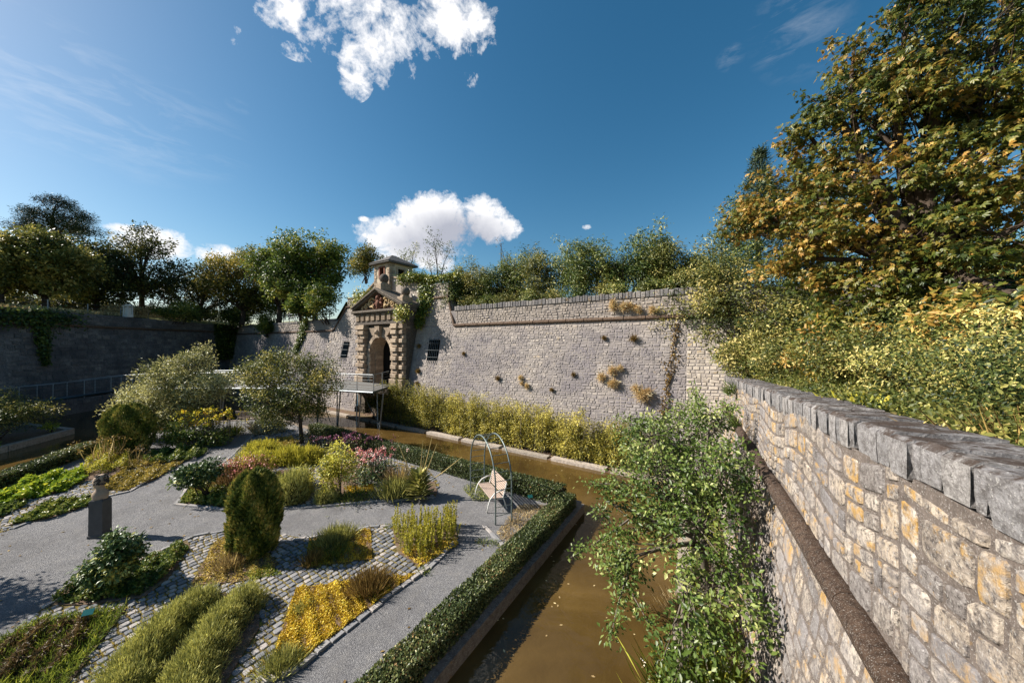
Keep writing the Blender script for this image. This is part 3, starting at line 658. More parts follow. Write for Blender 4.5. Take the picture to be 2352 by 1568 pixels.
# ---- banks on top of the walls
def bank(name, grid, mat='bank'):
    mb = MB(); nv = len(grid[0]); vv = [p for r in grid for p in r]
    mb.add(vv, [(j * nv + i, j * nv + i + 1, (j + 1) * nv + i + 1, (j + 1) * nv + i) for j in range(len(grid) - 1) for i in range(nv - 1)])
    return tag(mb.build(name, M[mat], None, True), kind='structure')
R4 = random.Random(21)
bank('wall_top_bank', [[(*MW(s, -1.6 - d, 0)[:2], (ZT - .35 if not -9 < s < 7 else ZTU - .5) + min(1.6, d * .16) + R4.uniform(-.1, .1)) for s in range(-44, 46, 2)] for d in (0, 2, 5, 9, 15, 30, 60)])
def emb(s, d):
    b = rtop(s) - .2; return b + min(2.6, max(0, d - .2) * .13) + R4.uniform(-.06, .06) + (max(0, s - 10) * .1 if d > .5 else 0)
bank('embankment', [[(*RW(s, -.6 - d, 0)[:2], emb(s, d)) for s in [-8 + 1.0 * i for i in range(34)]] for d in (0, .4, 1, 2, 3.2, 4.6, 6.5, 9, 13, 20, 40)])
bank('left_terrace', [[(-36 - 1.3 - d + (-.1 * (y - 24) if y > 24 else 0), y, 7.95 + min(.9, d * .18) + R4.uniform(-.08, .08)) for y in range(0, 64, 3)] for d in (-.4, 1.2, 2.5, 5, 9, 16, 40)], 'meadow')
# ------------------------------------------------------------------ gatehouse
gate = thing('gatehouse', 'ornate brown sandstone gateway with pediment, relief and little watchtower', 'gatehouse', MW(0, 0, 0))
GZ = 2.12; R5 = random.Random(3); gs = M['gate_stone']; FD0 = .12
AR, AZ = 1.36, 4.68       # arch radius, springing height
def gpart(name, fn, mat=None, parent=None, smooth=False):
    q = MB(); q.val = R5.random(); fn(q); return q.build(name, mat or gs, parent or gate, smooth)
def facade(q):
    n = 14; arc = [(AR * math.cos(math.pi - math.pi * i / n), AZ + AR * math.sin(math.pi * i / n)) for i in range(n + 1)]
    ZT_ = 8.0
    F = lambda s, z: MW(s, FD0, z)
    q.add([F(GL, -1.4), F(-AR, -1.4), F(-AR, AZ), F(GL, AZ)], [(0, 1, 2, 3)]); q.add([F(AR, -1.4), F(GR, -1.4), F(GR, AZ), F(AR, AZ)], [(0, 1, 2, 3)])
    q.add([F(-AR, -1.4), F(AR, -1.4), F(AR, GZ), F(-AR, GZ)], [(0, 1, 2, 3)])
    for i in range(n):
        (s0, z0), (s1, z1) = arc[i], arc[i + 1]; q.add([F(s0, z0), F(s1, z1), F(s1, ZT_), F(s0, ZT_)], [(0, 1, 2, 3)])
    q.add([F(GL, AZ), F(-AR, AZ), F(-AR, ZT_), F(GL, ZT_)], [(0, 1, 2, 3)]); q.add([F(AR, AZ), F(GR, AZ), F(GR, ZT_), F(AR, ZT_)], [(0, 1, 2, 3)])
    for s in (GL, GR): q.add([MW(s, FD0, -1.4), MW(s, -2, -1.4), MW(s, -2, 9.3), MW(s, FD0, 8.0)], [(0, 1, 2, 3)])
gpart('facade', facade, M['gate_dark'])
def passage(q):
    n = 14; arc = [(-AR, GZ)] + [(AR * math.cos(math.pi - math.pi * i / n), AZ + AR * math.sin(math.pi * i / n)) for i in range(n + 1)] + [(AR, GZ)]
    for (s0, z0), (s1, z1) in zip(arc[:-1], arc[1:]): q.add([MW(s0, FD0, z0), MW(s0, -5, z0), MW(s1, -5, z1), MW(s1, FD0, z1)], [(0, 1, 2, 3)])
    q.add([MW(-AR, FD0, GZ), MW(AR, FD0, GZ), MW(AR, -5, GZ), MW(-AR, -5, GZ)], [(0, 1, 2, 3)])
ps = gpart('passage', passage)
gpart('passage_dark_boards', lambda q: [q.fbox(MW, -AR + .02 + i * .34, -AR + .34 + i * .34, -1.15, -1.03 + .02 * (i % 2), GZ + .01, 6.2) for i in range(8)], M['dark_void'])  # dark sheet near the front, in place of the passage's inner shade
for i in range(9):          # rusticated courses inside the left jamb
    z = GZ + .05 + i * .29
    gpart('jamb_block', lambda q: [q.hexa([MW(-AR - .02, -.25 - j * .8, z), MW(-AR - .02, -.97 - j * .8, z), MW(-AR + .07, -.97 - j * .8, z), MW(-AR + .07, -.25 - j * .8, z), MW(-AR - .02, -.25 - j * .8, z + .26), MW(-AR - .02, -.97 - j * .8, z + .26), MW(-AR + .07, -.97 - j * .8, z + .26), MW(-AR + .07, -.25 - j * .8, z + .26)]) for j in range(2)], None, ps)
# rusticated pilasters: inner broad one and outer narrow strip on each side
for sg in (-1, 1):
    for (a, b, dd, nm) in ((1.72, 2.42, .42, 'pilaster'), (2.58, 3.02, .3, 'outer_pilaster')):
        lo, hi = (a, b) if sg > 0 else (-b, -a)
        pl = gpart(nm, lambda q: q.fbox(MW, lo + .06, hi - .06, -.3, FD0 + dd - .14, -1.4, 7.1), M['gate_dark'])
        z = GZ + .75; i = 0
        while z < 6.55:
            h = .36 if i % 2 == 0 else .3
            if i % 2 == 0: gpart('rusticated_block', lambda q: q.fbox(MW, lo, hi, -.2, FD0 + dd + .08, z + .025, z + h - .025, .04), None, pl)
            else: gpart('rusticated_block', lambda q: q.fbox(MW, lo + .04, hi - .04, -.2, FD0 + dd - .06, z + .02, z + h - .02, .03), None, pl)
            z += h; i += 1
        gpart('plinth', lambda q: q.fbox(MW, lo - .08, hi + .08, -.2, FD0 + dd + .14, GZ - .6, GZ + .7, .05), None, pl)
        gpart('capital', lambda q: (q.fbox(MW, lo - .07, hi + .07, -.2, FD0 + dd + .1, 6.62, 6.8, .03), q.fbox(MW, lo - .02, hi + .02, -.2, FD0 + dd + .04, 6.8, 7.0, .02)), None, pl)
# arch ring, impost strips, flat-arch voussoirs, keystone with mask
for i in range(11):
    t0, t1 = math.pi * i / 11 + .01, math.pi * (i + 1) / 11 - .01
    def vs(q):
        P = []
        for (r, dd) in ((AR - .0, FD0 - .1), (AR + .3, FD0 - .1), (AR - .0, FD0 + .16), (AR + .3, FD0 + .16)):
            P += [MW(r * math.cos(math.pi - t0), dd, AZ + r * math.sin(t0)), MW(r * math.cos(math.pi - t1), dd, AZ + r * math.sin(t1))]
        q.add(P, [(4, 6, 7, 5), (0, 4, 5, 1), (2, 3, 7, 6), (0, 2, 6, 4), (1, 5, 7, 3)])
    gpart('voussoir', vs)
for sg in (-1, 1):
    gpart('jamb', lambda q: [q.fbox(MW, min(sg * 1.36, sg * 1.66), max(sg * 1.36, sg * 1.66), -.2, FD0 + .1 + .05 * (i % 2), GZ + i * .32, GZ + i * .32 + .3, .02) for i in range(8)])
    for (a, b, c, d) in ((.28, .5, .62, .95), (.62, .62 + .34, 1.1, 1.6)):
        def flat(q):
            P = [(sg * a, 6.12), (sg * (b), 6.12), (sg * d, 6.78), (sg * c * .8, 6.78)]
            V_ = [MW(s, FD0, z) for s, z in P] + [MW(s, FD0 + .17, z) for s, z in P]
            q.add(V_, [(4, 5, 6, 7), (0, 1, 5, 4), (1, 2, 6, 5), (2, 3, 7, 6), (3, 0, 4, 7)])
        gpart('voussoir', flat)
kst = gpart('keystone', lambda q: q.hexa([MW(-.2, FD0 + .34, 5.95), MW(.2, FD0 + .34, 5.95), MW(.2, 0, 5.95), MW(-.2, 0, 5.95), MW(-.3, FD0 + .44, 6.86), MW(.3, FD0 + .44, 6.86), MW(.3, 0, 6.86), MW(-.3, 0, 6.86)]))
gpart('carved_mask', lambda q: (q.sphere(MW(0, FD0 + .42, 6.38), (.17, .17, .22), 10, 8), q.sphere(MW(0, FD0 + .6, 6.33), (.05, .05, .08), 6, 5), q.sphere(MW(-.1, FD0 + .52, 6.45), .05, 6, 5), q.sphere(MW(.1, FD0 + .52, 6.45), .05, 6, 5)), None, kst, True)
# entablature
gpart('architrave', lambda q: (q.fbox(MW, -3.12, 3.12, -.3, FD0 + .36, 7.0, 7.14, .02), q.fbox(MW, -3.06, 3.06, -.3, FD0 + .28, 7.14, 7.3, .02)), M['gate_dark'])
fz = gpart('frieze', lambda q: q.fbox(MW, -3.02, 3.02, -.4, FD0 + .16, 7.3, 7.84), M['gate_dark'])
for i in range(9):
    s = -2.75 + i * 5.5 / 8
    gpart('triglyph', lambda q: [q.fbox(MW, s - .2 + j * .14, s - .09 + j * .14, 0, FD0 + .36, 7.32, 7.82, .015) for j in range(3)], None, fz)
gpart('cornice', lambda q: (q.fbox(MW, -3.2, 3.2, -.6, FD0 + .42, 7.84, 7.96, .02), q.fbox(MW, -3.32, 3.32, -.6, FD0 + .58, 7.96, 8.16, .04)), M['gate_dark'])
# pediment
PZ, PA = 8.17, 9.72
gpart('tympanum', lambda q: q.add([MW(-3.2, FD0 + .06, PZ), MW(3.2, FD0 + .06, PZ), MW(3.2, FD0 + .06, PZ + .3), MW(0, FD0 + .06, PA), MW(-3.2, FD0 + .06, PZ + .3), MW(-3.2, -1.4, PZ), MW(3.2, -1.4, PZ), MW(3.2, -1.4, PZ + .3), MW(0, -1.4, PA), MW(-3.2, -1.4, PZ + .3)], [(0, 1, 2, 3, 4), (2, 7, 8, 3), (3, 8, 9, 4), (0, 4, 9, 5), (1, 6, 7, 2)]), M['gate_dark'])
for sg in (-1, 1):
    for (o, t, dd) in ((0, .16, .5), (.16, .12, .64)):
        def rake(q):
            s0, s1 = sg * 3.3, 0.0; z0, z1 = PZ + .02 + o, PA - .12 + o
            c = [MW(s0, FD0 + dd, z0), MW(s1, FD0 + dd, z1), MW(s1, -1.2, z1), MW(s0, -1.2, z0), MW(s0, FD0 + dd, z0 + t), MW(s1, FD0 + dd, z1 + t), MW(s1, -1.2, z1 + t), MW(s0, -1.2, z0 + t)]
            q.hexa(c if sg < 0 else [c[1], c[0], c[3], c[2], c[5], c[4], c[7], c[6]])
        gpart('raking_cornice', rake, M['gate_dark'])
# carved coat of arms: red figure in the middle between tan scrolls and plumes
rel = gpart('relief', lambda q: q.fbox(MW, -2.3, 2.3, FD0, FD0 + .14, PZ + .01, PZ + .14, .03), M['relief_red'])
def arms(q):
    q.sphere(MW(0, FD0 + .2, 8.62), (.3, .3, .42), 10, 8); q.sphere(MW(0, FD0 + .3, 9.12), (.2, .2, .2), 9, 7)
    for sg in (-1, 1):
        q.sphere(MW(sg * .3, FD0 + .2, 8.95), (.17, .17, .2), 8, 6); q.tube([MW(sg * .25, FD0 + .3, 8.75), MW(sg * .52, FD0 + .3, 8.6), MW(sg * .45, FD0 + .3, 8.32)], .08, 6); q.tube([MW(sg * .14, FD0 + .26, 8.4), MW(sg * .2, FD0 + .26, 8.2)], .1, 6)
        q.sphere(MW(sg * .12, FD0 + .25, 9.33), (.1, .1, .16), 7, 6)
gpart('shield', arms, M['relief_red'], rel, True)
for sg in (-1, 1):
    def scroll(q, cx, cz, r0, r1, turns, ph, th):
        pts = []; rr = []
        for i in range(22):
            t = i / 21; a = ph + turns * 2 * math.pi * t; r = r0 + (r1 - r0) * t
            pts.append(MW(sg * (cx + r * math.cos(a)), FD0 + .2 + .06 * (1 - t), cz + r * math.sin(a))); rr.append(th * (.5 + .5 * t))
        q.tube(pts, rr, 6)
    gpart('scroll', lambda q: scroll(q, .98, 8.72, .08, .44, 1.4, 0, .095), M['relief_tan'], rel, True)
    gpart('scroll', lambda q: scroll(q, 1.66, 8.5, .05, .27, 1.3, 1.0, .08), M['relief_tan'], rel, True)
    gpart('scroll', lambda q: scroll(q, 2.18, 8.36, .03, .17, 1.1, 2.0, .06), M['relief_tan'], rel, True)
    gpart('plume', lambda q: [q.tube([MW(sg * (.62 + .1 * j), FD0 + .2, 8.2 + .1 * j), MW(sg * (.72 + .12 * j), FD0 + .26, 8.42 + .05 * j), MW(sg * (.66 + .16 * j), FD0 + .22, 8.66 - .06 * j)], [.07, .09, .03], 6) for j in range(3)], M['relief_tan'], rel, True)
# stone balls on pedestals
for (s, z, r) in ((-.02, PA + .12, .36), (2.6, 8.6, .34)):
    pd = gpart('pedestal', lambda q: (q.fbox(MW, s - .34, s + .34, -.55, FD0 + .28, z - .2, z + .42, .04), q.fbox(MW, s - .2, s + .2, -.35, FD0 + .12, z + .42, z + .55, .02)))
    gpart('stone_ball', lambda q: q.sphere(MW(s, -.13, z + .5 + r), (r, r, r * 1.12), 16, 10), M['gate_dark'], pd, True)
# ramped shoulders either side of the tower
gpart('gable_ramp', lambda q: q.hexa([MW(-5.0, -1.5, 9.6), MW(-2.9, -1.5, 9.6), MW(-2.9, -2.2, 9.6), MW(-5.0, -2.2, 9.6), MW(-5.0, -1.5, 9.75), MW(-2.9, -1.5, 11.0), MW(-2.9, -2.2, 11.0), MW(-5.0, -2.2, 9.75)]), M['plaster'])
gpart('gable_coping', lambda q: q.hexa([MW(-5.1, -1.4, 9.76), MW(-2.92, -1.4, 11.02), MW(-2.92, -2.3, 11.02), MW(-5.1, -2.3, 9.76), MW(-5.1, -1.4, 9.9), MW(-2.92, -1.4, 11.16), MW(-2.92, -2.3, 11.16), MW(-5.1, -2.3, 9.9)]))
# watchtower
T0, T1, TD0, TD1, TZ0, TZ1 = -2.9, -.85, -1.25, -3.7, 8.6, 12.38
def tower(q):
    def wallq(F, a, b, hole):
        u0, u1, z0, z1 = hole
        for (s0, s1, c, d) in ((a, u0, TZ0, TZ1), (u1, b, TZ0, TZ1), (u0, u1, TZ0, z0), (u0, u1, z1, TZ1)): q.add([F(s0, c), F(s1, c), F(s1, d), F(s0, d)], [(0, 1, 2, 3)])
    wallq(lambda s, z: MW(s, TD0, z), T0, T1, (-2.12, -1.6, 11.25, 12.0)); wallq(lambda s, z: MW(T1, TD0 - s, z), 0, 2.45, (.85, 1.5, 11.15, 11.95))
    q.add([MW(T0, TD0, TZ0), MW(T0, TD0, TZ1), MW(T0, TD1, TZ1), MW(T0, TD1, TZ0), MW(T1, TD1, TZ0), MW(T1, TD1, TZ1)], [(0, 1, 2, 3), (3, 2, 5, 4)])
tw = gpart('tower', tower, M['plaster'])
w1 = gpart('window', lambda q: q.fbox(MW, -2.12, -1.6, -1.9, TD0 - .18, 11.25, 12.0), M['dark_void'], tw)
gpart('window', lambda q: q.hexa([MW(T1 - .18, TD0 - .85, 11.15), MW(T1 - .18, TD0 - 1.5, 11.15), MW(T1 - .6, TD0 - 1.5, 11.15), MW(T1 - .6, TD0 - .85, 11.15), MW(T1 - .18, TD0 - .85, 11.95), MW(T1 - .18, TD0 - 1.5, 11.95), MW(T1 - .6, TD0 - 1.5, 11.95), MW(T1 - .6, TD0 - .85, 11.95)]), M['dark_void'], tw)
gpart('window_frame', lambda q: (q.fbox(MW, -2.3, -2.12, TD0 - .2, TD0 + .05, 11.1, 12.12), q.fbox(MW, -1.6, -1.42, TD0 - .2, TD0 + .05, 11.1, 12.12), q.fbox(MW, -2.119, -1.601, TD0 - .2, TD0 + .06, 12.0, 12.13), q.fbox(MW, -2.119, -1.601, TD0 - .2, TD0 + .08, 11.08, 11.25)), M['relief_red'], tw)
gpart('window_frame', lambda q: [q.hexa([MW(T1 - .1, TD0 - a, z0), MW(T1 + .05, TD0 - a, z0), MW(T1 + .05, TD0 - b, z0), MW(T1 - .1, TD0 - b, z0), MW(T1 - .1, TD0 - a, z1), MW(T1 + .05, TD0 - a, z1), MW(T1 + .05, TD0 - b, z1), MW(T1 - .1, TD0 - b, z1)]) for a, b, z0, z1 in ((.68, .85, 11.0, 12.1), (1.5, 1.67, 11.0, 12.1), (.852, 1.498, 11.95, 12.09), (.852, 1.498, 11.0, 11.15))], gs, tw)
for i in range(9):
    z = TZ0 + 1.0 + i * .31; w = .34 if i % 2 else .22
    if z + .28 > TZ1: break
    gpart('quoin', lambda q: q.fbox(MW, T1 - w, T1 + .045, TD0 - .5 + (.16 if i % 2 else 0), TD0 + .045, z, z + .28, .02), None, tw)
    gpart('quoin', lambda q: q.fbox(MW, T0 - .045, T0 + w, TD0 - .5, TD0 + .045, z, z + .28, .02), None, tw)
def roof(q):
    e = .34; cs_, cd = (T0 + T1) / 2, (TD0 + TD1) / 2; z0 = TZ1
    P = [MW(T0 - e, TD0 + e, z0 - .02), MW(T1 + e, TD0 + e, z0 - .02), MW(T1 + e, TD1 - e, z0 - .02), MW(T0 - e, TD1 - e, z0 - .02)]
    q.hexa(P + [MW(T0 - e, TD0 + e, z0 + .1), MW(T1 + e, TD0 + e, z0 + .1), MW(T1 + e, TD1 - e, z0 + .1), MW(T0 - e, TD1 - e, z0 + .1)])
    q.add([MW(T0 - e - .04, TD0 + e + .04, z0 + .11), MW(T1 + e + .04, TD0 + e + .04, z0 + .11), MW(T1 + e + .04, TD1 - e - .04, z0 + .11), MW(T0 - e - .04, TD1 - e - .04, z0 + .11), MW(cs_, cd + .2, z0 + .95), MW(cs_, cd - .2, z0 + .95)], [(0, 1, 4), (1, 2, 5, 4), (2, 3, 5), (3, 0, 4, 5)])
rf = gpart('roof', roof, M['slate'], tw)
# outer wall piece right of the tower with a sloped top
gpart('gable_wall', lambda q: q.hexa([MW(-.84, -1.5, 8.6), MW(3.4, -1.5, 8.6), MW(3.4, -2.6, 8.6), MW(-.84, -2.6, 8.6), MW(-.84, -1.5, 11.1), MW(3.4, -1.5, 10.1), MW(3.4, -2.6, 10.1), MW(-.84, -2.6, 11.1)]), M['wall_stone'])
gpart('gable_coping', lambda q: q.hexa([MW(-.8, -1.4, 11.11), MW(3.5, -1.4, 10.11), MW(3.5, -2.7, 10.11), MW(-.8, -2.7, 11.11), MW(-.8, -1.4, 11.24), MW(3.5, -1.4, 10.24), MW(3.5, -2.7, 10.24), MW(-.8, -2.7, 11.24)]))

# ------------------------------------------------------------------ footbridge
def cat_mull(pts, n):
    P = [np.array(p, float) for p in pts]; P = [2 * P[0] - P[1]] + P + [2 * P[-1] - P[-2]]; out = []
    for i in range(1, len(P) - 2):
        for j in range(n):
            t = j / n; a, b, c, d = P[i - 1:i + 3]
            out.append(.5 * ((2 * b) + (c - a) * t + (2 * a - 5 * b + 4 * c - d) * t * t + (3 * b - a - 3 * c + d) * t ** 3))
    out.append(P[-2]); return out
bridge = thing('footbridge', 'curved steel footbridge with wire railings leading to the gate platform', 'bridge', MW(0, 3, 0))
front = cat_mull([(-36.0, 21.6, 1.25), (-32.6, 24.2, 1.55), (-30.2, 25.6, 1.95), (-26.5, 25.7, 2.15), (-22.0, 24.9, 2.28), (-17.0, 24.2, 2.36), (-12.9, 23.4, 2.4)], 5)
backe = cat_mull([(-36.2, 24.4, 1.25), (-33.2, 26.2, 1.55), (-30.0, 27.7, 1.95), (-26.2, 27.9, 2.15), (-21.8, 27.2, 2.28), (-17.4, 26.7, 2.36), (-14.2, 26.8, 2.4)], 5)
def deckm(q):
    a = front + [np.array((-8.95, 21.95, 2.4)), np.array((*MW(2.6, 1.3, 0)[:2], 2.4))]; b = backe + [np.array((*MW(-3.6, .75, 0)[:2], 2.4)), np.array((*MW(2.7, .75, 0)[:2], 2.4))]
    for i in range(len(a) - 1):
        q.hexa([(*a[i][:2], a[i][2] - .14), (*a[i + 1][:2], a[i + 1][2] - .14), (*b[i + 1][:2], b[i + 1][2] - .14), (*b[i][:2], b[i][2] - .14), tuple(a[i]), tuple(a[i + 1]), tuple(b[i + 1]), tuple(b[i])])
gpart('deck', deckm, M['deck'], bridge)
fr = front + [np.array((-8.95, 21.95, 2.4)), np.array((*MW(2.6, 1.35, 0)[:2], 2.4))]
fascia = MB(); fascia.tube([tuple(p - np.array((0, 0, .07))) for p in fr], .08, 5); fascia.build('edge_beam', M['dark_steel'], bridge)
fascia = MB(); fascia.tube([tuple(p - np.array((0, 0, .1))) for p in backe], .12, 5); fascia.build('edge_beam', M['dark_steel'], bridge)
def along(pl, step):
    out = []; acc = 0.0
    for a, b in zip(pl[:-1], pl[1:]):
        L = np.linalg.norm(b - a); t = (step - acc) if acc else 0.0
        while t <= L: out.append(a + (b - a) * t / L); t += step
        acc = (acc + L) % step
    return out
for pl in (fr, backe):
    for h, r, mt in ((1.08, .024, 'steel'), (.95, .01, 'dark_steel'), (.72, .008, 'dark_steel'), (.5, .008, 'dark_steel'), (.28, .008, 'dark_steel'), (.12, .01, 'dark_steel')):
        q = MB(); q.tube([tuple(p + np.array((0, 0, h))) for p in pl], r, 6); q.build('handrail' if r > .02 else 'rail_wire', M[mt], bridge)
    for p in along(pl, 1.45):
        q = MB(); q.box((p[0], p[1], p[2] + .42), (.035, .05, 1.36), .6); q.build('post', M['steel'], bridge)
# raking legs in pairs
for (x, y) in ((-8.9, 22.6), (-10.6, 23.2), (-12.5, 24.2), (-14.4, 25.0), (-17.6, 25.3), (-19.8, 25.7), (-22.5, 26.1), (-26.0, 26.8), (-30.0, 26.7)):
    zd = 2.2 if x > -25 else 1.75
    for dx, dy in ((.5, -.3), (-.55, 1.3)):
        q = MB(); q.tube([(x - .1, y + .4, -1.2), (x + dx, y + dy, zd)], .045, 7); q.build('leg', M['steel'], bridge)
    q = MB(); q.box((x - .1, y + .4, -.42), (.3, .3, .12)); q.build('foot_plate', M['dark_steel'], bridge)
for (a, b) in (((-8.7, 22.6), (-10.6, 24)), ((-12.7, 23.9), (-14.6, 25.8))):
    q = MB(); q.tube([(*a, .0), (*b, 2.2)], .03, 5); q.build('brace', M['dark_steel'], bridge)

# ------------------------------------------------------------------ rose arch, benches, bust
A_, B_ = Vector((-1.533, 12.69, 0)), Vector((-.5, 10.39, 0)); ax = (B_ - A_).normalized(); dp = Vector((-ax.y, ax.x, 0)) * .54
if dp.x < 0: dp = -dp
span = (B_ - A_).length; rr = span / 2; zs = 2.38 - rr
arch = thing('garden_arch', 'round grey green steel rose arch with rungs standing over a slatted bench', 'arch', tuple((A_ + B_) / 2))
def hoop(t): # t 0..1 along the hoop
    L = 2 * zs + math.pi * rr; x = t * L
    if x < zs: return A_ + Vector((0, 0, x))
    if x > zs + math.pi * rr: return B_ + Vector((0, 0, zs - (x - zs - math.pi * rr)))
    a = (x - zs) / rr; return (A_ + B_) / 2 - ax * (rr * math.cos(a)) + Vector((0, 0, zs + rr * math.sin(a)))
for o in (Vector((0, 0, 0)), dp):
    q = MB(); pts = [hoop(i / 40) + o for i in range(41)]; pts[0] = pts[0] - Vector((0, 0, .1)); pts[-1] = pts[-1] - Vector((0, 0, .1))
    q.tube([tuple(p) for p in pts], .024, 8); q.build('hoop', M['paint_green_steel'], arch, True)
for i in range(1, 24):
    p = hoop(i / 24); q = MB(); q.tube([tuple(p), tuple(p + dp)], .011, 6); q.build('rung', M['paint_green_steel'], arch)

def bench(loc, yaw, L, label):
    """faces local -x; slats run along local y"""
    b = thing('bench', label, 'bench', (loc[0], loc[1], 0)); c, s_ = math.cos(yaw), math.sin(yaw)
    T = lambda x, y, z: (loc[0] + c * x - s_ * y, loc[1] + s_ * x + c * y, z)
    for sg in (-1, 1):
        y = sg * (L / 2)
        q = MB(); q.tube([T(-.36, y, 0), T(-.31, y, .25), T(-.25, y, .42), T(-.1, y, .58), T(.1, y, .65), T(.22, y, .66)], .022, 7); q.build('armrest', M['white_steel'], b, True)
        q = MB(); q.tube([T(.34, y, 0), T(.2, y, .42), T(.33, y, .88)], .022, 7); q.build('leg', M['white_steel'], b)
        q = MB(); q.tube([T(-.25, y, .41), T(.2, y, .38)], .018, 6); q.build('seat_support', M['white_steel'], b)
    for i in range(7):
        x = -.25 + i * .068; q = MB(); z = .43 - i * .006
        q.hexa([T(x, -L / 2, z), T(x + .044, -L / 2, z), T(x + .044, L / 2, z), T(x, L / 2, z), T(x, -L / 2, z + .025), T(x + .044, -L / 2, z + .025), T(x + .044, L / 2, z + .025), T(x, L / 2, z + .025)]); q.val = random.random(); q.build('seat_slat', M['wood'], b)
    for i in range(7):
        t = i / 6; x = .21 + .1 * t; z = .47 + .39 * t; q = MB()
        q.hexa([T(x, -L / 2, z), T(x + .025, -L / 2, z - .008), T(x + .025, L / 2, z - .008), T(x, L / 2, z), T(x + .01, -L / 2, z + .042), T(x + .035, -L / 2, z + .036), T(x + .035, L / 2, z + .036), T(x + .01, L / 2, z + .042)]); q.build('back_slat', M['wood'], b)
    return b
# near bench: its front feet touch the gravel under the arch
bench((-.74, 11.86), math.atan2(.5, 1.18), 1.34, 'slatted wooden bench with pale curved metal arms under the round arch')
bench((-17.9, 23.4), math.atan2(-1.0, -.25), 1.75, 'pale metal bench at the end of the gravel path beside the footbridge')

bx, by = G(233, 1229)
bust = thing('stone_bust', 'stone bust of a head and shoulders on a dark square plinth on the gravel', 'statue', (bx, by, 0))
yw = math.radians(6)
def bp(x, y, z): return (bx + math.cos(yw) * x - math.sin(yw) * y, by + math.sin(yw) * x + math.cos(yw) * y, z)
q = MB(); hw = .18
prof = [(0, hw + .015, .145), (.06, hw + .015, .145), (.08, hw, .13), (1.0, hw - .005, .128), (1.04, hw - .01, .12), (1.08, hw - .05, .1)]
V_ = []
for z, a, b in prof: V_ += [bp(-a, -b, z), bp(a, -b, z), bp(a, b, z), bp(-a, b, z)]
q.add(V_, [(4 * j + i, 4 * j + (i + 1) % 4, 4 * j + 4 + (i + 1) % 4, 4 * j + 4 + i) for j in range(len(prof) - 1) for i in range(4)] + [(20, 21, 22, 23)]); q.build('plinth', M['plinth_stone'], bust)
# head, neck and shoulders as one surface of revolution-like rings, face turned to the left
q = MB(); rings = [(1.07, .16, .12, 0), (1.16, .19, .14, 0), (1.25, .175, .135, 0), (1.31, .11, .11, 0), (1.36, .085, .095, 0), (1.405, .085, .095, -.01), (1.44, .1, .1, -.035), (1.48, .125, .108, -.035), (1.54, .142, .118, -.025), (1.6, .15, .122, -.01), (1.66, .142, .118, 0), (1.72, .105, .095, .01), (1.755, .05, .05, .015)]
nu = 20; V_ = []
for z, rx, ry, ox in rings:
    for i in range(nu):
        a = 2 * math.pi * i / nu; x, y = math.cos(a) * rx + ox, math.sin(a) * ry
        if 1.42 < z < 1.7 and abs(a - math.pi) < .9:            # brow, nose, lips and chin on the side that faces left
            k_ = math.exp(-((a - math.pi) / .28) ** 2); prof_ = {1.44: .02, 1.48: .014, 1.54: .05, 1.6: .012, 1.66: .012}.get(z, 0); x -= k_ * prof_
        V_.append(bp(x, y, z))
q.add(V_, [(j * nu + i, j * nu + (i + 1) % nu, (j + 1) * nu + (i + 1) % nu, (j + 1) * nu + i) for j in range(len(rings) - 1) for i in range(nu)] + [tuple((len(rings) - 1) * nu + i for i in range(nu))])
q.build('head_and_shoulders', M['bust_stone'], bust, True)
q = MB(); R6 = random.Random(2)
for i in range(60):
    a = R6.uniform(-2.1, 2.1); t = R6.uniform(0, 1); z = 1.5 + .25 * t; r = 1 - max(0, (z - 1.62) / .16) ** 2 * .75
    if z > 1.64: a = R6.uniform(-3.1, 3.1)
    q.sphere(bp(.01 + math.cos(a) * .145 * r, math.sin(a) * .12 * r, z), R6.uniform(.02, .034), 6, 5)
q.build('hair', M['hair_stone'], bust, True, kind='stuff')
for (px, py, lb) in ((207, 1440, 'small teal plant label on a stake in the ragged grass bed'), (1218, 1160, 'small teal plant label on a stake behind the slatted bench')):
    x, y = G(px, py); o = thing('plant_label', lb, 'plant label', (x, y, 0), None)
    q = MB(); q.tube([(x, y, 0), (x, y, .3)], .008, 5); q.build('stake', M['dark_steel'], o)
    q = MB(); q.box((x, y, .32), (.16, .012, .1), .4, -.7); q.build('plate', plain_mat('teal plate', (.03, .2, .19), .4), o)

# ------------------------------------------------------------------ railings and lantern above the walls
rail = thing('parapet_railing', 'grey pipe railing on the wall top left of the gate', 'railing', MW(-15, -1.5, ZT - .3))
for i in range(8):
    q = MB(); s = -21 + i * 1.45; q.tube([MW(s, -1.55, ZT - .35), MW(s, -1.55, ZT + .75)], .035, 6); q.build('post', M['steel'], rail)
for h in (.1, .4, .72):
    q = MB(); q.tube([MW(-21, -1.55, ZT + h), MW(-10.6, -1.55, ZT + h)], .025, 6); q.build('rail', M['steel'], rail)
rail = thing('wire_fence', 'thin post and wire fence on the grassy top of the shaded wall', 'fence', (-37.4, 26, 8))
pts = [(-36.9 - .15 * (y - 20) * (y > 20), y) for y in range(16, 46, 3)]
for x, y in pts:
    q = MB(); q.tube([(x, y, 7.9), (x, y, 9.1)], .04, 6); q.build('post', M['steel'], rail)
for h in (.35, .75, 1.1):
    q = MB(); q.tube([(x, y, 7.95 + h) for x, y in pts], .014, 5); q.build('wire', M['dark_steel'], rail)
lan = thing('lantern', 'white box lantern standing on the grassy top of the shaded wall', 'lantern', (-37.6, 33.4, 8.1))
q = MB(); q.box((-37.6, 33.4, 8.2), (.5, .5, .25)); q.build('base', M['white_steel'], lan)
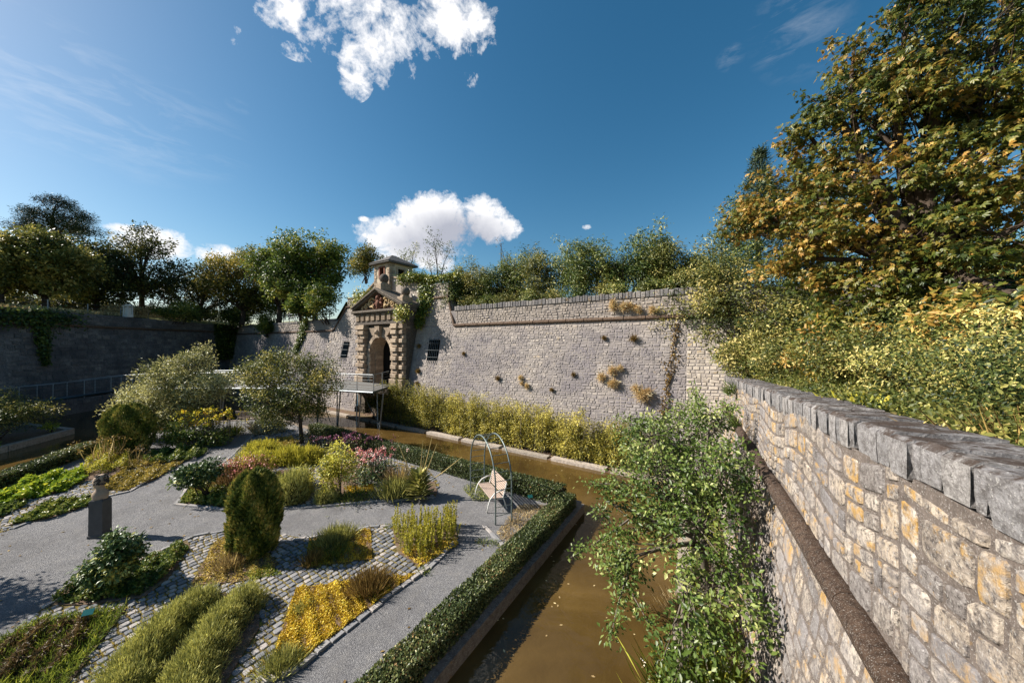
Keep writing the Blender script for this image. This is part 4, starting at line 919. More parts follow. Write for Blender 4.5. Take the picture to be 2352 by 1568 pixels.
for dx, dy in ((-.2, -.2), (.2, -.2), (-.2, .2), (.2, .2)):
    q = MB(); q.box((-37.6 + dx, 33.4 + dy, 8.72), (.08, .08, .8)); q.build('post', M['white_steel'], lan)
q = MB(); q.box((-37.6, 33.4, 9.16), (.56, .56, .08)); q.box((-37.6, 33.4, 9.26), (.3, .3, .12)); q.build('roof', M['white_steel'], lan)
q = MB(); q.box((-37.6, 33.4, 8.7), (.3, .3, .7)); q.build('pane', M['white_steel'], lan)
# ------------------------------------------------------------------ plants
RNG = np.random.default_rng(7)
def AT(px, py, dep): return ((px - CX) / FD * dep, dep, EYE + (HZ - py) / FD * dep)
def rdir(n): return nrm(RNG.normal(size=(n, 3)))
def lumps(c, r, k, size=.45, low=-.5):
    out = []; c = np.array(c, float); r = np.array(r, float)
    for i in range(k):
        d = rdir(1)[0]
        while d[2] < low: d = rdir(1)[0]
        f = RNG.uniform(.5, .78); q = RNG.uniform(.75, 1.25) * size
        out.append((c + d * r * f, r * q))
    out.append((c, r * .55)); return out
def sample(lobes, n, shell=.5):
    wt = np.array([np.prod(r) ** (2 / 3) for c, r in lobes]); idx = RNG.choice(len(lobes), n, p=wt / wt.sum())
    C = np.array([c for c, r in lobes])[idx]; Rr = np.array([r for c, r in lobes])[idx]; d = rdir(n)
    f = (shell + (1 - shell) * RNG.random((n, 1)) ** .6) * np.where(RNG.random((n, 1)) < .1, RNG.uniform(1.05, 1.32, (n, 1)), 1)     # a few sprays stand out
    return C + d * Rr * f, idx
def crown(name, parent, C, cr, npl, L, W, mat, palm=False, droop=.15, wind=(0, 0, 0), cvar=.22, vvar=.13, vmid=.5, up=.8, flat=.75, cmid=None, kind=None):
    n = len(C); cv = RNG.normal(vmid, cvar, n)
    if cmid is not None: cv = cv + cmid
    i = np.repeat(np.arange(n), npl); N_ = len(i)
    off = RNG.normal(size=(N_, 3)) * np.array([1, 1, flat]) * .55; P = C[i] + off * cr
    T = nrm(nrm(off) * .7 + RNG.normal(size=(N_, 3)) * .45 + np.array([0, 0, -droop]) + np.array(wind))
    Nn = nrm(RNG.normal(size=(N_, 3)) * .5 + np.array([-.5, 0, up]) + nrm(off) * .3)     # leaves turn to the light
    val = cv[i] + RNG.normal(size=N_) * vvar; Ls = L * RNG.uniform(.65, 1.25, N_); Ws = W * RNG.uniform(.75, 1.2, N_)
    if palm:
        S = nrm(np.cross(T, Nn)); Nn = np.cross(S, T); Pk, Tk, Lk = [], [], []
        for a, sc in ((-1.25, .6), (-.65, .85), (0, 1.0), (.65, .85), (1.25, .6)):
            Tk.append(T * math.cos(a) + S * math.sin(a) - Nn * .18); Pk.append(P); Lk.append(Ls * sc)
        P, T, Ls = np.concatenate(Pk), np.concatenate(Tk), np.concatenate(Lk); Nn = np.tile(Nn, (5, 1)); val = np.tile(val, 5) + RNG.normal(size=len(P)) * .06; Ws = np.tile(Ws, 5)
    return leaf_obj(name, P, T, Nn, Ls, Ws, val, mat, parent, kind=kind)
def bend(a, b, sag, k=4):
    a, b = np.array(a, float), np.array(b, float); m = (a + b) / 2 + np.array([RNG.uniform(-1, 1), RNG.uniform(-1, 1), RNG.uniform(-.3, 1)]) * sag * np.linalg.norm(b - a)
    return [tuple((1 - t) ** 2 * a + 2 * t * (1 - t) * m + t * t * b) for t in np.linspace(0, 1, k + 1)]
def tree(name, label, cat, base, lobes, ncl, cr, npl, L, W, mat, tr=.16, bark='bark', group=None, fork=None, shell=.45, twigs=80, **kw):
    root = thing(name, label, cat, tuple(base), group)
    base = np.array(base, float); cc = np.mean([c for c, r in lobes], axis=0); fork = np.array(fork if fork is not None else base + (cc - base) * .5)
    q = MB(); tp = bend(base - np.array([0, 0, .15]), fork, .06, 5); q.tube(tp, list(np.linspace(tr * 1.15, tr * .75, len(tp))), 9)
    ends = []
    for c, r in lobes:
        pts = bend(fork - np.array([0, 0, RNG.uniform(0, .2)]), c, .12, 5); q.tube(pts, list(np.linspace(tr * .55, tr * .14, len(pts))), 6); ends.append(pts)
    C, idx = sample(lobes, ncl, shell)
    for j in RNG.choice(ncl, min(twigs, ncl), replace=False):
        s0 = ends[idx[j]][RNG.integers(2, 6)]; pts = bend(s0, C[j], .1, 3); q.tube(pts, list(np.linspace(tr * .16, tr * .05, len(pts))), 4, False)
    q.build('trunk', M[bark], root, True)
    kw.setdefault('cmid', RNG.normal(0, .13, len(lobes))[idx]); crown('crown', root, C, cr, npl, L, W, M[mat], **kw); return root
def shrub(name, label, base, w, h, ncl, cr, npl, L, W, mat, group=None, cat='shrub', lift=.55, k=7, d=None, stems=6, bark='bark', low=-.35, shell=.35, extra=None, **kw):
    root = thing(name, label, cat, tuple(base), group); base = np.array(base, float); d = d or w
    lb = lumps(base + np.array([0, 0, h * lift]), (w / 2, d / 2, h * (1 - lift) * 1.02), k, .5, low) + (extra or [])
    C, idx = sample(lb, ncl, shell); C[:, 2] = np.maximum(C[:, 2], base[2] + .05)
    q = MB()
    for j in RNG.choice(ncl, stems, replace=False):
        pts = bend(base + np.array([RNG.uniform(-.1, .1) * w, RNG.uniform(-.1, .1) * w, -.05]), C[j], .1, 4); q.tube(pts, list(np.linspace(.012 * h + .012, .006, len(pts))), 5)
    q.build('stem', M[bark], root)
    kw.setdefault('cmid', RNG.normal(0, .13, len(lb))[idx]); crown('foliage', root, C, cr, npl, L, W, M[mat], **kw); return root
def spikes(P, T, L, W, mat, parent, name='foliage', vmid=.55, vvar=.2):
    n = len(P); return leaf_obj(name, P, T, rdir(n) + np.array([0, -.3, .3]), L * RNG.uniform(.6, 1.3, n), W, RNG.normal(vmid, vvar, n), mat, parent, .05)
def mound(name, label, blobs, n, L, W, mat, group=None, cat='plant', tip=None, inner=True, rough=.12):
    """cushion of upright shoots over one or more half-ellipsoids (x, y, rx, ry, h)"""
    x0, y0 = blobs[0][0], blobs[0][1]; root = thing(name, label, cat, (x0, y0, 0), group)
    ar = np.array([b[2] * b[3] + (b[2] + b[3]) * b[4] for b in blobs]); idx = RNG.choice(len(blobs), n, p=ar / ar.sum()); B = np.array(blobs, float)[idx]
    d = rdir(n); d[:, 2] = np.abs(d[:, 2]) * .95 + .02; d = nrm(d)
    f = (1 + RNG.normal(size=(n, 1)) * rough) * RNG.choice([1.0, .85, .65], (n, 1), p=[.6, .25, .15])
    lump = 1 + .12 * np.sin(B[:, 0] * 9 + d[:, 0] * 6) * np.cos(d[:, 1] * 7 + B[:, 1] * 5)
    P = np.stack([B[:, 0] + d[:, 0] * B[:, 2] * f[:, 0] * lump, B[:, 1] + d[:, 1] * B[:, 3] * f[:, 0] * lump, np.maximum(.02, d[:, 2] * B[:, 4] * f[:, 0] * lump)], 1)
    T = nrm(d * .7 + np.array([0, 0, .75]) + RNG.normal(size=(n, 3)) * .3); P = P - T * L * .5; P[:, 2] = np.maximum(P[:, 2], .01)
    cl = np.sin(P[:, 0] * 11 + 1) * np.sin(P[:, 1] * 9 + 2) * .14
    n_ = len(P); leaf_obj('foliage', P, T, rdir(n_) + np.array([-.7, -.1, .3]), L * RNG.uniform(.6, 1.3, n_), W, RNG.normal(.57, .17, n_) + cl, M[mat], root, .05)
    if tip:
        m = RNG.choice(n, n // tip[1], replace=False); spikes(P[m] + T[m] * L * .9, T[m] + RNG.normal(size=(len(m), 3)) * .1, L * .8, W * 1.2, M[tip[0]], root, 'flower')
    for b in blobs:
        q = MB(); q.sphere((b[0], b[1], 0.0), (b[2] * .72, b[3] * .72, b[4] * .7), 10, 8); q.build('twig_core', M['twig_mass'], root)
    return root
M['golden_green'] = leaf_mat('joint moss', [(0, (.06, .06, .01)), (.5, (.18, .15, .02)), (1, (.34, .27, .05))], .2)
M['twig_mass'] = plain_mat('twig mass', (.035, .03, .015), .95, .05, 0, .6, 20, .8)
def in_area(poly, n):
    p = np.array(poly); lo, hi = p.min(0), p.max(0); out = np.zeros((0, 2))
    while len(out) < n:
        c = lo + (hi - lo) * RNG.random((n * 2, 2)); c = c[inpoly(c[:, 0], c[:, 1], poly)]; out = np.concatenate([out, c])
    return out[:n]
def carpet(name, label, poly, n, L, W, h, mat, group=None, cat='plant', lean=.6, lumpy=1.0, parent=None, vmid=.5, edge=.0, kind=None):
    c = np.mean(poly, axis=0); root = parent if parent is not None else thing(name, label, cat, (c[0], c[1], 0), group)
    a = in_area(poly, n)
    hn = .5 + .25 * np.sin(a[:, 0] * 7.1 * lumpy + 1.3) * np.sin(a[:, 1] * 6.3 * lumpy) + .25 * np.sin(a[:, 0] * 17 * lumpy + a[:, 1] * 13 * lumpy)
    z = np.clip(hn, .1, 1) * h * RNG.uniform(.35, 1.0, n); P = np.stack([a[:, 0], a[:, 1], z + .01], 1)
    T = nrm(RNG.normal(size=(n, 3)) * lean + np.array([0, 0, .5])); Nn = nrm(RNG.normal(size=(n, 3)) * .6 + np.array([-.4, 0, 1]))
    P = P - T * L * .35; P[:, 2] = np.maximum(P[:, 2], .008)
    leaf_obj('foliage', P, T, Nn, L * RNG.uniform(.6, 1.3, n), W * RNG.uniform(.7, 1.2, n), RNG.normal(vmid, .18, n) + (hn - .5) * .3, M[mat], root, kind=kind); return root
def tuft(name, label, base, r, h, n, W, mat, group=None, cat='grass tuft', lean=.5, fl=None, wind=(0, 0, 0), normal=None):
    root = thing(name, label, cat, tuple(base), group); b = np.array(base, float)
    a = RNG.normal(size=(n, 2)) * r * .35; P = np.zeros((n, 3)); P[:, :2] = a; P = P + b
    T = np.stack([a[:, 0] / r * lean * 2, a[:, 1] / r * lean * 2, np.ones(n)], 1) + RNG.normal(size=(n, 3)) * .25 + np.array(wind)
    if normal is not None: T = nrm(RNG.normal(size=(n, 3)) * .6 + np.array(normal) + np.array([0, 0, .25])); P = b + RNG.normal(size=(n, 3)) * r * .25
    leaf_obj('foliage', P, T, rdir(n) + np.array([-.6, 0, .2]), h * RNG.uniform(.5, 1.15, n), W, RNG.normal(.55, .2, n), M[mat], root, .05)
    if fl:
        m = RNG.choice(n, fl[1], replace=False); Tn = nrm(T[m]); Q = P[m] + Tn * h * .95
        crown('flower', root, Q, fl[2], fl[3], fl[4], fl[4] * .8, M[fl[0]], droop=0, kind='stuff')
    return root
def PG(*pts): return [G(x, y) for x, y in pts]

# ------------------------------------------------------------------ garden floor: beds, setts, edging
LOWER = PG((0, 1478), (100, 1395), (330, 1283), (445, 1232), (560, 1214), (705, 1234), (850, 1207), (945, 1200), (1052, 1238), (985, 1302), (900, 1362), (760, 1472), (690, 1530), (620, 1562), (540, 1640), (60, 1800), (-300, 1700))
UPPER = PG((405, 1158), (440, 1108), (520, 1060), (560, 1020), (600, 985), (690, 985), (760, 1012), (880, 1052), (985, 1078), (1010, 1110), (1000, 1142), (860, 1152), (700, 1166), (520, 1170))
LEFT = PG((-60, 1160), (60, 1122), (215, 1066), (300, 1040), (430, 1030), (440, 1048), (300, 1128), (190, 1152), (30, 1214), (-60, 1240))
BEDS = {
 'rose': PG((112, 1388), (160, 1345), (300, 1290), (432, 1238), (440, 1258), (388, 1330), (330, 1372), (200, 1388)),
 'ragged': PG((-80, 1500), (20, 1465), (95, 1425), (296, 1395), (250, 1455), (165, 1568), (140, 1640), (-200, 1640)),
 'lavender': PG((262, 1560), (300, 1480), (440, 1372), (600, 1352), (598, 1440), (520, 1568), (490, 1620), (250, 1620)),
 'sedum': PG((632, 1500), (682, 1352), (790, 1336), (940, 1322), (965, 1312), (900, 1356), (760, 1464), (690, 1520), (640, 1532)),
 'herb': PG((902, 1212), (1046, 1200), (1052, 1240), (962, 1298), (915, 1270)),
 'mid': PG((712, 1240), (852, 1214), (856, 1284), (700, 1304)),
 'juniper': PG((440, 1342), (500, 1240), (560, 1222), (640, 1290), (628, 1318), (540, 1338)),
 'u1': PG((415, 1155), (445, 1112), (520, 1112), (520, 1165)), 'u2': PG((530, 1090), (570, 1035), (610, 1010), (640, 1030), (620, 1080), (560, 1112)),
 'u3': PG((640, 1040), (730, 1040), (735, 1066), (640, 1066)), 'u4': PG((640, 1080), (725, 1076), (700, 1155), (640, 1160)),
 'u5': PG((730, 1155), (745, 1075), (800, 1060), (905, 1075), (905, 1100), (815, 1105), (855, 1140), (850, 1150)), 'u6': PG((890, 1142), (890, 1110), (1000, 1106), (1005, 1135)),
 'l1': PG((2, 1148), (60, 1112), (190, 1072), (215, 1060), (300, 1045), (290, 1085), (200, 1105), (150, 1130), (10, 1160)), 'l2': PG((215, 1125), (280, 1086), (425, 1060), (360, 1100), (290, 1128)),
 'l3': PG((24, 1206), (120, 1152), (220, 1142), (215, 1158), (110, 1192)), 'l4': PG((-60, 1185), (0, 1165), (66, 1150), (55, 1165), (0, 1190)), 'l5': PG((270, 1062), (300, 1045), (430, 1038), (425, 1056), (280, 1082))}
paving = thing('cobble_paving', None, None); paving['kind'] = 'structure'
q = MB()
for p, z in ((LOWER, .004), (UPPER, .004), (LEFT, .004)): q.add([(x, y, z) for x, y in p], [tuple(range(len(p)))])
q.build('joint_bed', M['joint'], paving)
soil = tag(bpy.data.objects.new('planting_beds', None), kind='structure'); COL.objects.link(soil)
for nm, p in BEDS.items():
    q = MB(); q.add([(x, y, .03) for x, y in p] + [(x, y, .0) for x, y in p], [tuple(range(len(p)))] + [(i, (i + 1) % len(p), len(p) + (i + 1) % len(p), len(p) + i) for i in range(len(p))]); q.build('soil', M['soil'], soil)
Rs = random.Random(31); sett = []
u = np.array([.53, .848]); v_ = np.array([-.848, .53])
for row in range(-150, 160):
    off = Rs.random() * .1; t = -16.0 + off; rw = .158
    while t < 26:
        w = Rs.uniform(.12, .19); c = u * (t + w / 2) + v_ * (row * rw) + np.array([-6, 8]); t += w
        if not (-22 < c[0] < 0 and 3.5 < c[1] < 26): continue
        if not any(inpoly(c[0], c[1], P_) for P_ in (LOWER, UPPER, LEFT)): continue
        if any(inpoly(c[0], c[1], P_) for P_ in BEDS.values()): continue
        if c[1] > 13 and Rs.random() < .15: continue
        hl, hw_ = w / 2 - .014, rw / 2 - .014; z = .026 + Rs.uniform(-.008, .008); an = Rs.uniform(-.05, .05); ua = u * math.cos(an) + v_ * math.sin(an); va = v_ * math.cos(an) - u * math.sin(an)
        ring = []
        for sx, sy in ((-1, -1), (1, -1), (1, 1), (-1, 1)):
            f = Rs.uniform(.55, .8); a_, b_2 = (hl, sx), (hw_, sy)
            pa, pb = (sx * hl, sy * hw_ * f), (sx * hl * f, sy * hw_)
            ring += [pa, pb] if sx * sy < 0 else [pb, pa]
        if True: ring = [ring[i] for i in (1, 2, 3, 4, 5, 6, 7, 0)] if False else ring
        ring = sorted(ring, key=lambda p: math.atan2(p[1], p[0]))
        O = [tuple(c + ua * a + va * b) + (-.01,) for a, b in ring]; Mi = [tuple(c + ua * a + va * b) + (z - .01,) for a, b in ring]; I = [tuple(c + ua * a * .8 + va * b * .8) + (z + Rs.uniform(-.003, .003),) for a, b in ring]
        F = [(i, (i + 1) % 8, 8 + (i + 1) % 8, 8 + i) for i in range(8)] + [(8 + i, 8 + (i + 1) % 8, 16 + (i + 1) % 8, 16 + i) for i in range(8)] + [tuple(range(16, 24))]
        sett.append((O + Mi + I, F, Rs.random(), (c[0], c[1], z)))
lay(sett, 'cobble', M['sett'], paving, 300)
# weeds and moss in the joints
def joint_weeds(n):
    out = []
    for P_, m_ in ((LOWER, n), (UPPER, n // 2), (LEFT, n // 2)):
        a = in_area(P_, m_); keep = np.ones(len(a), bool)
        for B_p in BEDS.values(): keep &= ~inpoly(a[:, 0], a[:, 1], B_p)
        keep &= (np.sin(a[:, 0] * 2.3 + 1) * np.sin(a[:, 1] * 2.9) + RNG.normal(size=len(a)) * .5) > .15
        out.append(a[keep])
    a = np.concatenate(out); a = np.repeat(a, 5, axis=0) + RNG.normal(size=(len(a) * 5, 2)) * .02; return np.concatenate([a, np.full((len(a), 1), .012)], 1)
P_ = joint_weeds(2600); n = len(P_)
o = leaf_obj('joint_weeds', P_, RNG.normal(size=(n, 3)) * .7 + np.array([0, 0, .7]), RNG.normal(size=(n, 3)) + np.array([-.5, 0, .8]), RNG.uniform(.03, .075, n), .016, RNG.normal(.6, .2, n), M['golden_green'], None)
tag(o, 'yellow green weeds and moss growing in the cobble joints', 'weeds', kind='stuff')
# pale edging stones along the gravel
def edging(line, step=.3, wd=.13):
    pts = subdiv(line, step)
    for a, b in zip(pts[:-1], pts[1:]):
        a, b = np.array(a), np.array(b); L = np.linalg.norm(b - a)
        if L < .05: continue
        d = (b - a) / L; nn = np.array([-d[1], d[0]]); c = (a + b) / 2 + nn * Rs.uniform(-.015, .015); h = .045 + Rs.uniform(-.012, .015); q = MB(); q.val = .55 + .45 * Rs.random()
        l2, w2 = L / 2 - .012, wd / 2 * Rs.uniform(.8, 1.15)
        base = [c - d * l2 - nn * w2 * Rs.uniform(.8, 1), c + d * l2 - nn * w2 * Rs.uniform(.8, 1), c + d * l2 + nn * w2 * Rs.uniform(.8, 1), c - d * l2 + nn * w2 * Rs.uniform(.8, 1)]
        q.add([(*p, -.01) for p in base] + [(*p, h - .012) for p in base] + [(*(c + (p - c) * .88), h) for p in base], [(i, (i + 1) % 4, 4 + (i + 1) % 4, 4 + i) for i in range(4)] + [(4 + i, 4 + (i + 1) % 4, 8 + (i + 1) % 4, 8 + i) for i in range(4)] + [(8, 9, 10, 11)])
        q.build('edging_stone', M['sett'], paving)
edging(PG((985, 1302), (900, 1362), (760, 1472), (690, 1530), (600, 1568)))
edging(PG((1052, 1240), (985, 1302)), .3); edging(PG((945, 1203), (850, 1209), (705, 1236), (640, 1246)), .34, .1); edging(PG((100, 1395), (330, 1283), (445, 1232), (520, 1218)), .34, .1)
edging(PG((405, 1158), (440, 1108), (520, 1060), (560, 1020), (600, 985)), .5, .1); edging(PG((405, 1158), (520, 1170), (700, 1166), (860, 1152), (1000, 1142)), .5, .1)
edging(PG((440, 1048), (300, 1128), (190, 1152), (30, 1214)), .4, .1); edging(PG((1110, 1205), (1150, 1245), (1165, 1265)), .45, .12)

# ------------------------------------------------------------------ hedges round the island
def hedge(label, line, w, h, dens, L, mat='hedge', name='box_hedge'):
    pts = subdiv(line, .6); c = pts[len(pts) // 2]; root = thing(name, label, 'hedge', (c[0], c[1], 0))
    q = MB(); ribbon(q, pts, -w * .36, w * .36, 0.02, h * .86); q.a = [.06] * len(q.v); q.build('twig_core', M['twig_mass'], root)
    seg = [(np.array(a), np.array(b)) for a, b in zip(pts[:-1], pts[1:])]; ln = np.array([np.linalg.norm(b - a) for a, b in seg]); n = int(ln.sum() * (w + 2 * h) * dens)
    i = RNG.choice(len(seg), n, p=ln / ln.sum()); t = RNG.random((n, 1)); A = np.array([a for a, b in seg])[i]; B = np.array([b for a, b in seg])[i]; D = nrm(B - A); Nn2 = np.stack([-D[:, 1], D[:, 0]], 1); C = A + (B - A) * t
    side = RNG.choice([0, 1, 2], n, p=[w / (w + 2 * h), h / (w + 2 * h), h / (w + 2 * h)]); o = RNG.random(n)
    al = (C @ np.array([.6, .8])); bump = .05 * np.sin(al * 3.1) + .035 * np.sin(al * 7.7 + 1) + RNG.normal(size=n) * .03
    off = np.where(side == 0, (o - .5) * w, np.where(side == 1, -w / 2, w / 2) * (1 + bump * .8)); z = np.where(side == 0, h * (1 + bump), o * h)
    P = np.stack([C[:, 0] + Nn2[:, 0] * off, C[:, 1] + Nn2[:, 1] * off, z], 1)
    outn = np.stack([Nn2[:, 0] * np.where(side == 0, 0, np.sign(off)), Nn2[:, 1] * np.where(side == 0, 0, np.sign(off)), np.where(side == 0, 1.0, .25)], 1)
    T = nrm(outn * .6 + RNG.normal(size=(n, 3)) * .6 + np.array([0, 0, .25])); Nn = nrm(outn + RNG.normal(size=(n, 3)) * .5)
    leaf_obj('foliage', P - T * L * .5, T, Nn, L * RNG.uniform(.6, 1.3, n), L * .6, RNG.normal(.5, .2, n) + .12 * np.sin(al * 2.3), M[mat], root); return root
hedge('clipped dark hedge between the gravel path and the near canal kerb', [(-4.32, 1.4), (-1.74, 5.6), (1.92, 11.6)], .52, .45, 2300, .052)
hedge('clipped hedge along the far canal from the arch to the hawthorn', [(1.75, 11.75), (-4.9, 16.2), (-12.4, 21.3)], .6, .55, 1100, .065)
hedge('low shaded hedge along the left canal of the island', [(-17.6, 7.0), (-19.6, 13.0), (-21.5, 17.6)], .6, .5, 700, .08)

# ------------------------------------------------------------------ garden plants
def B2(px, py): x, y = G(px, py); return (x, y, 0.0)
def juniper(label, px, py, w, h, n, sq=1.0):
    x, y = G(px, py); root = thing('juniper', label, 'shrub', (x, y, 0)); d = rdir(n); zt = RNG.random(n) ** .8
    pr = np.clip(np.where(zt < .2, .78 + zt * 1.1, 1.0) * np.where(zt > .62, np.sqrt(np.maximum(.02, 1 - ((zt - .62) / .40) ** 2)), 1.0), .05, 1)
    a = RNG.random(n) * 2 * np.pi; lump = 1 + .09 * np.sin(a * 5 + zt * 9) + .07 * np.sin(a * 9 - zt * 15) + RNG.normal(size=n) * .035; rr_ = w / 2 * pr * lump * np.where(RNG.random(n) < .3, RNG.uniform(.7, .95, n), 1)
    P = np.stack([x + np.cos(a) * rr_, y + np.sin(a) * rr_, .05 + zt * h * (1 + .03 * np.sin(a * 4))], 1); O = np.stack([np.cos(a), np.sin(a), np.where(zt > .8, 1.2, .45)], 1)
    T = nrm(O * .6 + np.array([0, 0, .65]) + RNG.normal(size=(n, 3)) * .35)
    leaf_obj('foliage', P - T * .05, T, nrm(O + RNG.normal(size=(n, 3)) * .4), RNG.uniform(.08, .17, n), RNG.uniform(.028, .055, n), RNG.normal(.56, .17, n) + .2 * np.sin(a * 5 + zt * 9), M['juniper'], root)
    q = MB(); q.sphere((x, y, h * .43), (w * .36, w * .36, h * .4), 14, 10); q.a = [.05] * len(q.v); q.build('twig_core', M['twig_mass'], root)
    q = MB(); q.tube([(x, y, 0), (x, y, h * .5)], .07, 7); q.build('stem', M['bark'], root); return root
juniper('tall rounded dark juniper with brownish tips beside the cobbles', 587, 1268, 1.04, 2.05, 22000)
juniper('broad clipped juniper beside the silver-leaved tree', 296, 1040, 1.75, 2.35, 14000)
def tall_herb(name, label, poly, n, h, npl, L, W, mat, cat='plant'):
    c = np.mean(poly, axis=0); root = thing(name, label, cat, (c[0], c[1], 0)); a = in_area(poly, n); hs = h * RNG.uniform(.7, 1.1, n); lean = RNG.normal(size=(n, 2)) * .08
    q = MB()
    for i in range(0, n, 2): q.tube([(a[i, 0], a[i, 1], 0), (a[i, 0] + lean[i, 0] * hs[i], a[i, 1] + lean[i, 1] * hs[i], hs[i])], .006, 3, False)
    q.build('stem', M['bark_pale'], root)
    i = np.repeat(np.arange(n), npl); t = RNG.random(len(i)) ** .7; P = np.stack([a[i, 0] + lean[i, 0] * hs[i] * t, a[i, 1] + lean[i, 1] * hs[i] * t, hs[i] * t + .02], 1)
    T = nrm(RNG.normal(size=(len(i), 3)) * .6 + np.array([0, 0, .8])); leaf_obj('foliage', P, T, rdir(len(i)), L * RNG.uniform(.6, 1.2, len(i)) * (1.15 - .5 * t), W, RNG.normal(.5, .15, len(i)) + (t - .5) * .25, M[mat], root); return root
tall_herb('lime_herb', 'block of tall lime green upright herb by the gravel path corner', BEDS['herb'], 170, .68, 70, .075, .02, 'lime')
carpet('golden_sedum', 'golden yellow sedum carpet in the wedge-shaped bed edged with pale stones', BEDS['sedum'], 24000, .042, .026, .11, 'golden', lean=.8)
carpet('golden_sedum', 'golden sedum strip at the foot of the lime green herb', PG((915, 1262), (1050, 1236), (1053, 1252), (965, 1302)), 2600, .045, .026, .09, 'golden')
carpet('golden_sedum', 'golden sedum patch with dark grassy weeds in the square bed', BEDS['mid'], 8000, .045, .026, .09, 'golden', vmid=.35)
tuft('feather_grass', 'soft pale grass tuft at the gravel edge of the square sedum bed', B2(772, 1240), .55, .36, 1300, .011, 'lavender', lean=.4)
tuft('weed_tuft', 'dark ragged weeds in the middle of the square sedum bed', B2(765, 1276), .6, .2, 700, .014, 'green_cover', lean=.6)
tuft('weed_tuft', 'dry brown twiggy weed between juniper and square sedum bed', B2(718, 1290), .36, .3, 320, .009, 'rust', lean=.5)
tuft('bronze_fennel', 'rusty brown rounded fennel tussock at the upper end of the golden sedum', B2(852, 1350), .48, .36, 1500, .008, 'rust', lean=.5)
tuft('lavender_tuft', 'grey green lavender tuft at the lower tip of the golden sedum', B2(648, 1528), .36, .25, 900, .01, 'lavender', lean=.45)
tuft('lavender_tuft', 'tiny grey green tuft at the upper left of the golden sedum', B2(695, 1398), .24, .16, 260, .012, 'lavender', lean=.45)
tuft('weed_tuft', 'dry grassy patch inside the golden sedum below the fennel', B2(795, 1378), .6, .14, 500, .012, 'rust', lean=.7)
x, y = G(585, 1308); carpet('yellow_stonecrop', 'yellow green stonecrop spreading round the foot of the tall juniper', BEDS['juniper'], 5200, .05, .026, .1, 'ochre_cover', vmid=.7)
tuft('weed_tuft', 'feathery pale weed leaning at the left of the tall juniper', B2(532, 1302), .36, .42, 320, .005, 'dry', lean=.28)
carpet('grass_clump', 'small green weeds on the cobbles below the tall juniper', PG((560, 1318), (625, 1300), (650, 1318), (580, 1332)), 700, .07, .016, .1, 'grass')
def lav(label, pts):
    bl = []
    for px, py, w, d_, h in pts:
        x, y = G(px, py); bl.append((x, y, w * .92, d_, h * .88))
    return mound('lavender_hedge', label, bl, 26000, .085, .012, 'lavender', None, 'shrub')
lav('left row of grey green lavender in the bed among cobbles', [(455, 1400, .42, .4, .46), (405, 1440, .42, .42, .5), (355, 1490, .42, .42, .52), (310, 1545, .42, .42, .5), (290, 1600, .4, .4, .48)])
lav('right row of grey green lavender nearer the golden sedum', [(560, 1400, .4, .42, .52), (515, 1445, .42, .42, .52), (480, 1500, .42, .42, .5), (440, 1560, .42, .42, .5), (420, 1620, .42, .42, .48)])
shrub('glossy_shrub', 'glossy dark leaved shrub with bright tips in front of the bust', B2(272, 1348), .95, 1.2, 220, .12, 24, .1, .058, 'rose_leaf', lift=.5, k=8, droop=.3, vmid=.55)
carpet('creeping_leaves', 'low glossy green leaves spreading round the dark shrub in front of the bust', PG((120, 1385), (165, 1345), (300, 1300), (420, 1248), (436, 1262), (385, 1325), (325, 1368), (200, 1385)), 5200, .075, .045, .24, 'green_cover', vmid=.45, lumpy=.7)
carpet('ragged_grass', 'ragged brown and green grass bed beside the lavender', BEDS['ragged'], 6500, .2, .013, .16, 'grass', lean=.45, vmid=.45)
carpet('dry_cover', 'dark brown dry plants inside the ragged grass bed', PG((0, 1490), (100, 1440), (230, 1425), (200, 1480), (110, 1560), (-60, 1580)), 4200, .13, .022, .28, 'red_leaf', lean=.6, vmid=.22)
# upper garden
shrub('standard_shrub', 'round dark glossy shrub on bare stems at the point of the bed', B2(476, 1140), 1.45, 1.35, 200, .15, 26, .12, .07, 'rose_leaf', lift=.66, k=7, stems=9, vmid=.5)
carpet('creeping_leaves', 'low green leaves under the round dark shrub on bare stems', BEDS['u1'], 2400, .12, .07, .2, 'green_cover', vmid=.6)
x, y = G(590, 1068); x2, y2 = G(570, 1092); x3, y3 = G(605, 1040); x4, y4 = G(545, 1108)
mound('santolina', 'yellow green santolina mounds along the gravel path', [(x, y, .95, .8, .6), (x2, y2, .8, .6, .5), (x3, y3, .9, .7, .6)], 9000, .16, .026, 'lime', None, 'shrub')
carpet('ochre_cover', 'yellow low cover behind the santolina mounds', PG((610, 1012), (672, 1005), (690, 1018), (640, 1034), (605, 1030)), 1800, .13, .06, .18, 'ochre_cover', vmid=.75)
tuft('pink_flower', 'hazy pink flowering plant beside the round dark shrub', B2(552, 1104), 1.0, .85, 900, .018, 'red_leaf', cat='flower', lean=.35, fl=('pink', 130, .06, 3, .06))
x, y = G(682, 1062); mound('grassy_mound', 'bright green grassy mound in front of the hawthorn trunk', [(x - .35, y, .85, .7, .72), (x + .45, y + .1, .8, .7, .66)], 6500, .22, .02, 'lime', None, 'shrub', rough=.06)
x, y = G(690, 1052)
x, y = G(618, 992); mound('silver_bush', 'silver grey bush at the far end of the gravel path', [(x, y, .85, .75, .95)], 2600, .22, .04, 'silver_bush', None, 'shrub')
tuft('yellow_yarrow', 'few tall yellow stalks left of the silver grey bush', B2(597, 995), .35, 1.15, 60, .03, 'dry', cat='flower', fl=('yellow', 12, .12, 6, .09))
